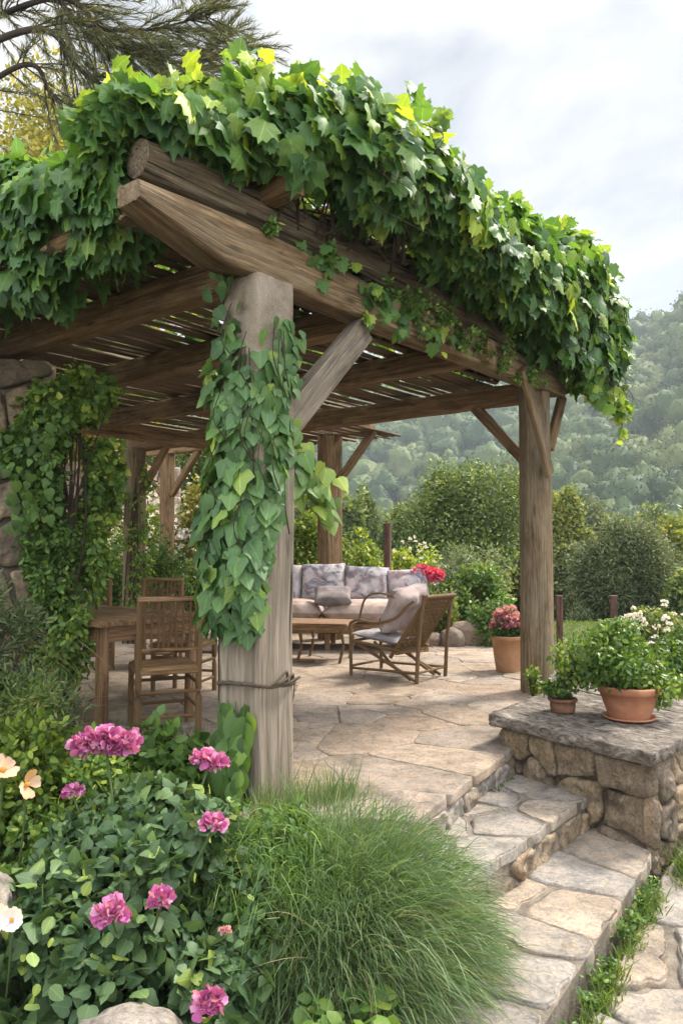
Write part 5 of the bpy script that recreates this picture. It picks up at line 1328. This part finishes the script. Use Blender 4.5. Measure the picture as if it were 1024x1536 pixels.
# dark trailing shrub between the peony and the feathery clump
ds = thing('trailing_shrub', 'dark fine leaved trailing shrub between the peony and the feathery grass', 'shrub', (-.30, 3.1, -.45))
mb = MB(); shrubcloud(mb, (-.26, 3.12, -.12), (.30, .34, .40), 4200, .042, T_OVATE, rng, 24, .2, .4, tone=(.35, .2), lo=-1)
n = 5200; P = A(-.26, 3.10, -.10)+rdir(rng, n)*A(.34, .34, .42)*rng.uniform(.5, 1, (n, 1))
blades(mb, P, norm(rdir(rng, n)+A(.3, -.2, -.2)), rng.uniform(.06, .2, n), .003, .6, 4, np.clip(rng.normal(.45, .2, n), 0, 1), rng); mb.build('foliage', M_SMALL, ds)
mb = MB(); stems_to(mb, (-.28, 3.12, -.48), [A(-.26, 3.12, -.1)+rdir(rng, 1)[0]*A(.28, .3, .36) for _ in range(24)], .005, rng); mb.build('stem', M_STEM, ds)
# low broad leaved plant at the bottom edge
lp = thing('leafy_plant', 'low light green leafy plant at the bottom edge in front of the feathery grass', 'plant', (.0, 2.62, -.45))
mb = MB(); n = 190
P = A(.0, 2.62, -.40)+np.stack([rng.uniform(-.14, .17, n), rng.uniform(-.10, .12, n), rng.uniform(0, .20, n)], 1)
leaves(mb, P, norm(rdir(rng, n)*A(1, 1, .4)+A(0, -.2, .1)), norm(A(0, -.3, 1)+rdir(rng, n)*.4), .075*rng.uniform(.5, 1.25, n), T_ROSE, np.clip(rng.normal(.62, .2, n), 0, 1)); mb.build('foliage', M_POTL, lp)
mb = MB(); stems_to(mb, (.0, 2.62, -.46), P[::8], .004, rng); mb.build('stem', M_GSTEM, lp)
# peony bush with magenta blooms
pe = thing('peony_bush', 'big peony bush with blue green leaves and magenta blooms in the front bed', 'bush', (-.82, 3.05, -.45))
mb = MB()
tips = []
for c, rad, n, sz in (((-.86, 2.98, -.10), (.42, .40, .36), 1500, .085), ((-.62, 3.10, .06), (.34, .34, .30), 1000, .075), ((-1.12, 2.90, -.22), (.36, .36, .30), 900, .095), ((-.66, 2.78, -.22), (.36, .28, .24), 800, .08), ((-.40, 2.98, -.12), (.20, .24, .26), 380, .065), ((-.82, 3.30, .16), (.36, .28, .20), 700, .065)):
    tips += list(shrubcloud(mb, c, rad, int(n*2.5), sz*.66, T_IVY if sz > .07 else T_ROSE, rng, 14, .35, .25, tone=(.42, .2), lo=-.8))
    shrubcloud(mb, c, A(*rad)*1.0, n//20, sz*.55, T_ROSE, rng, 14, .6, .0, tone=(.93, .07), lo=-.4)
mb.build('foliage', M_ROSEL, pe)
mb = MB(); stems_to(mb, (-.82, 3.05, -.47), tips[::2], .008, rng)
def at(x, y, Y): return A(px(x, Y), Y, pz(y, Y))
BL = [(165, 1112, 3.25, .115, 150, M_PINKP, 'wide double magenta bloom at the top of the bush'), (317, 1133, 3.30, .085, 110, M_PINKP, 'magenta bloom beside the grey post'), (322, 1228, 2.78, .048, 60, M_PINKP, 'small round magenta bloom above the trailing shrub'), (118, 1182, 3.2, .040, 45, M_PINKP, 'fading bud'), (247, 1337, 2.62, .046, 60, M_PINKP, 'magenta bloom in the middle of the bush'), (177, 1358, 2.58, .055, 80, M_PINKP, 'deep magenta bloom left of the middle one'), (342, 1382, 2.72, .024, 26, M_ROSEP, 'small pale pink bud'), (320, 1487, 2.52, .055, 80, M_PINKP, 'lowest magenta bloom near the bare soil')]
heads = []
for x, y, Y, r_, n, mt, lab in BL:
    c = at(x, y, Y); heads.append(c)
    pole(mb, [A(-.78, 3.02, -.40), (c+A(-.78, 3.02, -.3))/2+A(0, 0, -.05), c-A(0, 0, .02)], .006, .0045, 6, 14)
mb.build('stem', M_GSTEM, pe)
for (x, y, Y, r_, n, mt, lab), c in zip(BL, heads):
    m = MB()
    if r_ > .08:
        for q in range(3 if r_ > .1 else 2):
            flowerhead(m, c+A((q-(1 if r_ > .1 else .5))*r_*.62, rng.normal(0, .01), rng.normal(0, .012)), r_*.62, rng, int(n*.7), r_*.36)
    else: flowerhead(m, c, r_, rng, n, r_*.62)
    o = m.build('bloom', mt, pe); o['label'] = lab
# two peach coloured flowers and whitish ones at the left edge
def openflower(name, label, c, r_, mat, parent=None, facing=(.2, -.9, .4), stem_to=None, np_=6):
    t = thing(name, label, 'flower', tuple(c-A(0, 0, .2)), group='flowers at the left edge')
    f = norm(A(*facing)); a_ = norm(np.cross(f, A(0, 0, 1))); b_ = np.cross(a_, f); m = MB()
    for k in range(np_):
        an = k*2*pi/np_+rng.uniform(-.2, .2); d = a_*cos(an)+b_*sin(an)
        leaves(m, (c+d*r_*.1)[None], (d*.9+f*.3)[None], f[None]+.15*rdir(rng, 1), np.array([r_*rng.uniform(.85, 1.1)]), T_PETAL, np.array([rng.uniform()]))
    m.build('petals', mat, t)
    m = MB(); rock(m, c+f*r_*.14, (r_*.17,)*3, 3, 2); m.build('centre', M_CORE, t)
    m = MB(); pole(m, [c-f*.01, c+A(-.02, .04, -.15), c+A(-.06, .08, -.42)], .005, .004, 6, 12); m.build('stem', M_GSTEM, t)
openflower('peach_flower', 'peach flower with an orange centre, the upper one at the left edge', at(12, 1150, 3.3), .062, M_PEACH, facing=(.5, -.5, .7), np_=5)
openflower('peach_flower', 'peach flower with an orange centre, lower and to the right of its neighbour', at(47, 1170, 3.2), .058, M_PEACH, facing=(.8, -.5, .1), np_=4)
openflower('white_flower', 'creamy white flower near the boulder at the left edge', at(8, 1362, 2.66), .045, M_WHITE); openflower('white_flower', 'creamy white flower half hidden by peony leaves', at(30, 1366, 2.64), .04, M_WHITE)
# meadow plants on the left bank
tuft('meadow_grass', 'tall soft green meadow grass below the dining table', 'grass', [(-1.9+.16*k, 4.25+.07*(k % 3), -.2) for k in range(9)], 6500, .62, .006, M_GRASS, .4, .35, .5, r=.13)
tuft('meadow_grass', 'grass in front of the dining chair legs', 'grass', [(-1.25+.13*k, 4.30-.05*k, -.14) for k in range(6)], 1800, .34, .005, M_GRASS, .4, .4, .45, r=.10)
for lab, c, rad, n, sz, mt, T_, tn in (('pale leaved herb plant behind the peach flowers at the left edge', (-1.62, 3.85, .06), (.36, .32, .40), 3600, .045, M_BUSH, T_OVATE, .35), ('fine green herb plant between the peach flowers and the peony', (-1.22, 3.72, .0), (.34, .32, .36), 4200, .036, M_SMALL, T_OVATE, .62), ('light green broad leaved plant by the chair legs', (-.92, 4.05, .10), (.26, .22, .30), 900, .06, M_POTL, T_ROSE, .4), ('low green herb plant at the left edge beside the boulder', (-1.58, 3.35, -.12), (.34, .28, .28), 2600, .042, M_SMALL, T_OVATE, .45), ('ferny green plant in front of the rosemary shrubs', (-1.72, 4.10, .30), (.34, .28, .34), 3600, .05, M_GRASS, T_THIN, .55)):
    t = thing('herb_plant', lab, 'plant', (c[0], c[1], -.3), group='herb plants on the left bank')
    mb = MB(); lc_ = shrubcloud(mb, c, rad, n, sz, T_, rng, 20, .2, .1, tone=(tn, .25), lo=-1); mb.build('foliage', mt, t)
    mb = MB(); stems_to(mb, (c[0], c[1], -.32), lc_, .005, rng); mb.build('stem', M_GSTEM, t)

# tufts along the lower step and wall foot
gt = [((1.02, 3.12, -.45), 300, .12, 'bright grass tuft at the middle of the lower step edge'), ((.82, 2.80, -.45), 260, .11, 'bright grass tuft nearest to the bottom of the lower step edge'), ((1.28, 3.52, -.45), 240, .09, 'small grass tuft against the lower step edge below the wall'), ((1.46, 3.80, -.45), 300, .11, 'grass tuft against the lower step edge nearest the wall corner'), ((1.92, 4.22, -.45), 1000, .22, 'thick bright grass tuft at the foot of the wall corner'), ((2.22, 4.72, -.45), 700, .20, 'leafy grass tuft along the right side of the wall'), ((2.55, 5.1, -.45), 600, .22, 'farthest grass tuft along the right side of the wall'), ((.70, 2.55, -.45), 300, .11, 'grass tuft at the bottom edge beside the lower step'), ((1.16, 3.33, -.45), 220, .08, 'short grass tuft between two others along the lower step')]
for c, n, h, lab in gt:
    d = A(.54, .84, 0)
    tuft('grass_tuft', lab, 'grass', [A(*c)+d*.07*k+A(.02, -.01, 0) for k in range(-2, 3)], n, h, .006, M_GRASS, .4, .55, .48, group='grass tufts along the lower step', r=.022 if h < .15 else .06)
for lab, q in (('moss strip in the joint under the patio edge', (1.08, 5.02, -.17)),):
    tuft('grass_tuft', lab, 'grass', [A(*q)-A(.505, .863, 0)*.05*k for k in range(7)], 160, .035, .004, M_GRASS, .4, .7, .5, r=.012)

for lab, pts_, n in (('low leafy groundcover filling the seam along the lower step', [A(.70+.08*k, 2.64+.125*k, -.43) for k in (0, 1, 3, 4, 5, 7, 8, 9, 10, 11)], 900), ('leafy groundcover along the foot of the wall', [A(1.85+.12*k, 4.25+.15*k, -.43) for k in range(8)], 1600)):
    t = thing('ground_cover', lab, 'plant', tuple(pts_[3])); pa_ = np.array(pts_)
    mb = MB(); k = rng.integers(0, len(pa_), n); hh = .04+.05*rng.uniform(0, 1, len(pa_))
    P = pa_[k]+np.column_stack([rng.normal(0, .022, (n, 2)), rng.uniform(0, 1, n)*hh[k]])
    leaves(mb, P, norm(rdir(rng, n)+A(0, 0, .3)), norm(rdir(rng, n)*.6+A(0, 0, 1)), .026*rng.uniform(.5, 1.3, n), T_OVATE, np.clip(rng.normal(.5, .25, n), 0, 1)); mb.build('foliage', M_POTL, t)
jt = np.array([(1.55, 2.75), (1.72, 3.05), (1.95, 3.45), (1.42, 2.35), (2.15, 3.2), (1.25, 2.6), (1.9, 2.6)])
for k, q in enumerate(jt):
    if k < 4: tuft('grass_tuft', ('tiny grass tuft in a joint of the lower path, nearest the bottom edge stone', 'tiny grass tuft in a path joint beside the lower step seam', 'tiny grass tuft in a path joint below the wall corner', 'tiny grass tuft low in the corner of the path')[k], 'grass', [A(q[0]+.02*j_, q[1]+.03*j_, -.45) for j_ in range(-3, 4)], 150, .05, .005, M_GRASS, .4, .6, .5, group='grass tufts in the path joints', r=.012)
# ------------------------------------------------------------------ shrubs and trees beyond the patio
def shrub(name, label, cat, x, ytop, Y, wpx, z0, mat, n, size, T=T_OVATE, tone=(.5, .25), group=None, lumps=26, flat=1.0, depth=None, flowers=None):
    zt_ = pz(ytop, Y); h = zt_-z0; rx = wpx/FPX*Y/2; c = A(px(x, Y), Y, z0+h*.52)
    t = thing(name, label, cat, (c[0], c[1], z0), group=group)
    mb = MB(); lc_ = shrubcloud(mb, c, (rx*.84, (depth or rx*.8)*.84, h*.46), n, size, T, rng, lumps, .3, .1, tone=tone, lo=-1); mb.build('foliage', mat, t)
    mb = MB(); stems_to(mb, (c[0], c[1], z0-.05), lc_, .018 if h > 1 else .010, rng); mb.build('stem', M_STEM, t)
    if flowers:
        fm, fn, fr = flowers; mb = MB()
        for k in range(fn):
            d = rdir(rng, 1)[0]; d[2] = abs(d[2]); d[1] = -abs(d[1]) if rng.uniform() < .75 else d[1]
            flowerhead(mb, c+d*A(rx, (depth or rx*.8), h*.55)*rng.uniform(.85, 1.05), fr, rng, 9, fr*1.1)
        mb.build('blossoms', fm, t)
    return t
G1 = 'bright shrubs behind the sofa'
shrub('bright_shrub', 'yellow green shrub right of the leafy front post', 'shrub', 455, 752, 12.6, 130, -.2, M_BUSH, 6500, .075, group=G1)
shrub('bright_shrub', 'yellow green shrub behind the middle of the sofa', 'shrub', 535, 792, 12.8, 130, -.2, M_BUSH, 5500, .07, group=G1)
shrub('bright_shrub', 'pale flowering shrub behind the right end of the sofa', 'shrub', 610, 815, 13.0, 120, -.2, M_BUSH, 5000, .065, tone=(.62, .25), group=G1, flowers=(M_WHITE, 34, .026))
shrub('coral_flower_plant', 'leafy plant with a coral pink flower head at the right end of the sofa', 'plant', 655, 872, 10.9, 70, -.05, M_MIDT, 1800, .06, flowers=None)
cf = MB(); c = at(642, 862, 10.7)
for q in range(3): flowerhead(cf, c+A((q-1)*.11, 0, (.02, 0, -.02)[q]), .105, rng, 60, .085)
tag(cf.build('coral_bloom', M_CORAL), 'large coral pink flower head above the right end of the sofa', 'flower')
shrub('garden_shrub', 'glossy bright green shrub behind the rocks', 'shrub', 715, 838, 11.6, 105, -.1, M_POTL, 4500, .06, tone=(.6, .25))
shrub('garden_shrub', 'blue green shrub between the coral flower and the rocks', 'shrub', 672, 842, 11.9, 80, -.1, M_ROSEM, 3500, .07, T_THIN, tone=(.5, .2))
shrub('garden_shrub', 'low leafy plant hugging the rocks left of the tall pot', 'shrub', 735, 890, 10.6, 90, -.1, M_POTL, 2200, .055, tone=(.45, .25))
shrub('tall_reed_shrub', 'pale feathery shrub in front of the round tree', 'shrub', 700, 800, 14.2, 150, -.3, M_ROSEM, 8000, .11, T_THIN, tone=(.62, .22))
def tree(name, label, x, ytop, Y, wpx, z0, mat, n, size, group=None, lumps=40, trunk=.12, T=T_DIA, tone=(.45, .25), crown0=.15, depth=.85, lo=-.8, shell=.35):
    zt_ = pz(ytop, Y); h = zt_-z0; rx = wpx/FPX*Y/2; c = A(px(x, Y), Y, z0+h*(.5+crown0*.5))
    t = thing(name, label, 'tree', (c[0], c[1], z0), group=group)
    mb = MB(); lc_ = shrubcloud(mb, c, (rx*.84, rx*depth*.84, h*(1-crown0)*.43), n, size, T, rng, lumps, shell, .1, tone=tone, lo=lo); mb.build('crown', mat, t)
    mb = MB(); b = A(c[0], c[1], z0-.3); pole(mb, [b, b+A(.05, 0, h*.3), A(c[0]+rx*.06, c[1], z0+h*.75)], trunk, trunk*.35, 8, 14, jit=.01)
    for q in lc_[::2]: pole(mb, [b+A(0, 0, h*rng.uniform(.15, .45)), (b+q)/2+A(0, 0, h*.12), q], trunk*.4, trunk*.1, 6, 9)
    mb.build('trunk', M_BARK, t)
    return t
tree('round_tree', 'large dense rounded tree in the middle beyond the patio', 690, 652, 18, 215, -.9, M_DARKT, 62000, .085, lumps=46, tone=(.42, .24), crown0=.0)
tree('olive_tree', 'grey green olive tree right of the log post', 935, 760, 16.5, 175, -1.3, M_OLIVE, 70000, .11, T=T_THIN, lumps=60, tone=(.30, .2), crown0=.0)
tree('small_tree', 'green tree just right of the round tree, behind the log post', 775, 700, 20, 95, -1.8, M_MIDT, 24000, .11, group='trees beyond the garden')
tree('small_tree', 'sunlit yellow green tree right of the log post', 845, 720, 22, 110, -2.2, M_MIDT, 30000, .11, tone=(.72, .22), group='trees beyond the garden')
tree('small_tree', 'yellowish tree behind the olive tree at the right edge', 1010, 772, 21, 120, -2.2, M_MIDT, 26000, .12, tone=(.75, .22), group='trees beyond the garden')
tree('small_tree', 'dark tree in front of the right edge of the olive tree', 1040, 840, 14.0, 110, -1.0, M_DARKT, 18000, .085, group='trees beyond the garden')
tree('small_tree', 'low tree filling the gap between log post and olive tree', 862, 800, 18, 90, -1.5, M_OLIVE, 20000, .11, tone=(.6, .2), group='trees beyond the garden')
tree('small_tree', 'dull green tree behind the round tree towards the post with two braces', 600, 748, 26, 100, -3, M_DARKT, 18000, .15, group='trees beyond the garden')
for k, (x, yt, Y, w_) in enumerate(((545, 700, 46, 60), (520, 735, 40, 70), (575, 742, 52, 90), (640, 735, 60, 110), (470, 712, 44, 70), (900, 745, 52, 100), (975, 752, 48, 110), (840, 742, 60, 90), (1040, 735, 46, 90), (440, 740, 48, 90), (1075, 770, 40, 90))):
    tree('valley_tree', ('tall dark narrow tree in the valley seen left of the round tree', 'darker valley tree right of the post with two braces', 'pale valley tree low behind the bright shrubs', 'broad valley tree hidden behind the round tree', 'valley tree left of the post with two braces', 'valley tree above the olive tree', 'valley tree above and right of the olive tree', 'valley tree just right of the log post', 'valley tree at the right edge of the picture', 'valley tree beside the leafy front post', 'valley tree outside the right edge')[k], x, yt, Y, w_, -9.0, M_DARKT if k in (0, 1) else M_OLIVE if k % 2 else M_MIDT, 13000, .32, group='trees down in the valley', trunk=.25, crown0=.25)
# right side garden: mown grass mound, hedges with white flowers
mb = MB(); V, F = ico(5); d = V.copy(); d[:, 2] = np.maximum(d[:, 2], -.2)
mc = A(px(868, 13.5), 13.5, -.72); P = d*A(1.25, 1.5, .75)*(1+.12*fbm(V*2.2, 3, 3))[:, None]+mc
kl = NT('mown_grass'); g = kl.attr('gc').outputs['Vector']
kl.l(kl.mix(.8, kl.ramp(kl.noise(g, 3, 7, .65), [(.3, (.05, .075, .018)), (.55, (.10, .135, .03)), (.8, (.16, .17, .045))]), kl.ramp(kl.noise(g, 70, 4, .7), [(.3, .5), (.7, 1.3)]), 'MULTIPLY'), kl.b.inputs['Base Color']); kl.b.inputs['Roughness'].default_value = .95
kl.l(kl.bump(kl.noise(g, 60, 5, .7), 1, .03), kl.b.inputs['Normal'])
struct(MB().add(P, F, P).build('grass_mound', kl.m))
top = P[(V[:, 2] > .05)]; n = 16000; q = top[rng.integers(0, len(top), n)]+rng.normal(0, .03, (n, 3))*A(1, 1, .3)
m = MB(); blades(m, q, norm(A(0, 0, 1)+rdir(rng, n)*.6), rng.uniform(.04, .10, n), .008, .3, 2, np.clip(rng.normal(.55, .22, n), 0, 1), rng); struct(m.build('mound_grass', M_GRASS), 'stuff', 'short mown grass on the mound right of the log post', 'grass')
n = 16000; q = np.stack([rng.uniform(2.9, 11, n), rng.uniform(6.2, 17, n)], 1); q = q[~((q[:, 0] < 3.4) & (q[:, 1] < 6.6))]; n = len(q)
m = MB(); blades(m, np.column_stack([q, zt(q[:, 0], q[:, 1])]), norm(A(0, 0, 1)+rdir(rng, n)*.5), rng.uniform(.06, .22, n), .008, .35, 3, np.clip(rng.normal(.5, .25, n), 0, 1), rng); struct(m.build('grass', M_GRASS), 'stuff', 'rough garden grass beyond the garden wall', 'grass')
G2 = 'flowering bushes behind the garden wall'
shrub('flowering_bush', 'green bush with white flowers just above the bowl on the wall', 'bush', 925, 938, 7.2, 110, -.3, M_POTL, 5500, .042, tone=(.55, .25), group=G2, flowers=(M_WHITE, 16, .02))
shrub('flowering_bush', 'green bush with pale flowers at the right edge above the wall', 'bush', 1010, 945, 7.6, 120, -.4, M_POTL, 5500, .045, tone=(.45, .25), group=G2, flowers=(M_WHITE, 8, .02))
shrub('flowering_bush', 'leafy bush on the slope between the grass mound and the right edge', 'bush', 985, 905, 10.0, 130, -.7, M_MIDT, 6000, .06, tone=(.55, .25), group=G2, flowers=(M_WHITE, 14, .03))
shrub('flowering_bush', 'low green bush left of the bowl on the wall', 'bush', 862, 975, 7.4, 70, -.25, M_POTL, 2600, .042, tone=(.6, .25), group=G2)
shrub('flowering_bush', 'grey dull bush at the back of the grass mound', 'bush', 868, 888, 16, 80, -1.0, M_ROSEM, 3500, .09, T_THIN, group=G2)
shrub('flowering_bush', 'bush beyond the wall outside the right edge', 'bush', 1080, 980, 6.8, 120, -.5, M_POTL, 3500, .045, group=G2)
shrub('trailing_plant', 'small pale sprig growing against the foot of the log post', 'plant', 797, 995, 6.85, 26, .0, M_BUSH, 260, .04, tone=(.4, .2), lumps=8)

# ------------------------------------------------------------------ left background: terrace wall, flowering shrubs, trees
rng = np.random.default_rng(301)
tw = thing('terrace_wall', 'high pinkish stone terrace wall behind the flowering shrubs on the left', 'wall', (-6, 17.5, 0))
mb = MB(); face(mb, A(-8.6, 16.0), A(-3.9, 18.6), -.3, 3.3, .42, .06, .015); mb.build('stonework', stone('pink_wall_stone', [(.42, .31, .25), (.36, .28, .23), (.47, .37, .30)], dark=.6, bump=.6), tw)
mb = MB(); prism(mb, [(-8.55, 16.07), (-3.95, 18.62), (-4.3, 19.3), (-8.9, 16.8)], -.4, 3.28); mb.build('mortar_core', M_MORT, tw, smooth=False)
G3 = 'flowering shrubs left of the sofa'
shrub('flowering_shrub', 'pale flowering shrub behind the far dining chairs', 'shrub', 225, 740, 14.6, 120, -.2, M_BUSH, 6000, .075, tone=(.5, .25), group=G3, flowers=(M_WHITE, 170, .04))
shrub('flowering_shrub', 'golden leaved shrub left of the leafy front post', 'shrub', 295, 725, 14.9, 110, -.2, M_GOLD, 5500, .08, group=G3, flowers=(M_WHITE, 60, .03))
shrub('flowering_shrub', 'dark shrub at the foot of the shrub clad post', 'shrub', 245, 800, 11.8, 90, -.1, M_SMALL, 5000, .05, tone=(.4, .2), group=G3)
shrub('flowering_shrub', 'low dark shrub beside the far table end', 'shrub', 165, 790, 11.6, 60, -.1, M_SMALL, 3200, .05, tone=(.3, .2), group=G3)
shrub('flowering_shrub', 'dark green shrub behind the leafy front post', 'shrub', 300, 820, 12.3, 80, -.1, M_DARKT, 4000, .06, tone=(.4, .2), group=G3)
shrub('flowering_shrub', 'yellow shrub growing between ivy and terrace wall', 'shrub', 160, 640, 16.0, 90, -.2, M_GOLD, 5000, .09, tone=(.5, .25), group=G3)
ci = thing('climbing_shrub', 'fine leaved climber round the far left post', 'plant', (px(195, 10.8), 10.7, 0))
mb = MB(); b = pg(U1+.02, 6.12, 0)
for z_ in np.linspace(.3, 2.3, 12): shrubcloud(mb, b+A(rng.normal(.03, .1), -.12, z_), (.24, .2, .22), 240, .05, T_OVATE, rng, 7, .2, .3, tone=(.55, .25))
mb.build('foliage', M_SMALL, ci); mb = MB()
for k in range(4): pole(mb, [b+A(-.1+.07*k, -.17, -.05), b+A(-.05+.05*k, -.17, 1.2), b+A(.05, -.15, 2.3)], .012, .006, 6, 16)
mb.build('stem', M_STEM, ci)
G4 = 'trees behind the pergola on the left'
tree('tall_tree', 'dark green tree behind the two braced posts on the left', 320, 600, 24, 170, -.6, M_DARKT, 14000, .14, group=G4)
tree('tall_tree', 'broad green tree hidden behind the left end of the pergola', 60, 560, 22, 260, -.4, M_MIDT, 14000, .15, group=G4)
tree('tall_tree', 'sunlit golden tree rising behind the pine branches at the top left', 60, 60, 17, 520, -.3, M_GOLD, 60000, .13, group=G4, tone=(.45, .25), trunk=.2, lumps=60, shell=.1)
tree('tall_tree', 'tree hidden behind the terrace wall on the left', 170, 520, 30, 200, -.6, M_DARKT, 10000, .18, group=G4)
# pine with long drooping needled boughs
pn = thing('pine_tree', 'pine tree with long drooping needled boughs at the top left corner', 'tree', (-5.6, 9.0, 0))
mb = MB(); pole(mb, [(-5.6, 9.0, -.4), (-5.5, 9.0, 3), (-5.2, 8.8, 7), (-5.0, 8.6, 10)], .28, .12, 12, 30, jit=.03)
nd = MB()
def bough(pts_, r0, n, ln, m=40):
    P = curve([A(*p) for p in pts_], m); pole(mb, P, r0, .008, 7)
    for k in range(int(n)):
        t = rng.uniform(.12, 1)**.8; i_ = min(int(t*(m-1)), m-2); b_ = P[i_]; tg = norm(P[i_+1]-P[i_])
        sd_ = norm(tg*.75+rdir(rng, 1)[0]*.65+A(.12, 0, -.18)); L_ = rng.uniform(.35, .9)*(1.1-.5*t)
        tw_ = np.linspace(0, 1, 9); tp_ = b_+sd_*L_*tw_[:, None]+A(0, 0, -.16*L_)*(tw_**2)[:, None]+A(.25, 0, .0)*L_*(tw_**2)[:, None]
        pole(mb, tp_, .008, .003, 4, cap=False)
        q = 90; kk = rng.uniform(.15, 1, q); PP = np.stack([np.interp(kk, tw_, tp_[:, a_]) for a_ in range(3)], 1)
        blades(nd, PP, norm(sd_*.95+rdir(rng, q)*.50), ln*rng.uniform(.6, 1.15, q), .006, .10, 2, np.clip(rng.normal(.45, .25, q), 0, 1), rng, sway=.05)
YB = 7.2
def pb(x, y, Y=YB): return tuple(at(x, y, Y))
bough([(-5.2, 8.7, 6.6), pb(30, 20), pb(110, 85), pb(190, 135), pb(290, 165)], .040, 80, .15)
bough([(-5.2, 8.7, 7.4), pb(20, -60), pb(110, 10), pb(210, 20), pb(310, -5)], .03, 56, .15)
bough([(-5.2, 8.7, 6.9), pb(60, -30), pb(150, 40), pb(215, 62)], .036, 80, .15)
bough([(-5.2, 8.7, 5.8), pb(10, 80), pb(70, 130), pb(140, 175)], .034, 46, .15)
bough([(-5.2, 8.7, 8.0), pb(120, -140, 8.5), pb(260, -60, 8.5)], .045, 50, .16)
bough([(-4.4, 10.2, 6.2), at(210, 130, 9.0), at(275, 80, 9.0), at(345, 25, 9.0)], .018, 60, .13)
bough([(-4.4, 10.2, 6.0), at(230, 120, 9.2), at(300, 70, 9.2), at(372, 45, 9.2)], .016, 44, .13)
mb.build('trunk', M_BARK, pn); nd.build('crown', M_PINE, pn)
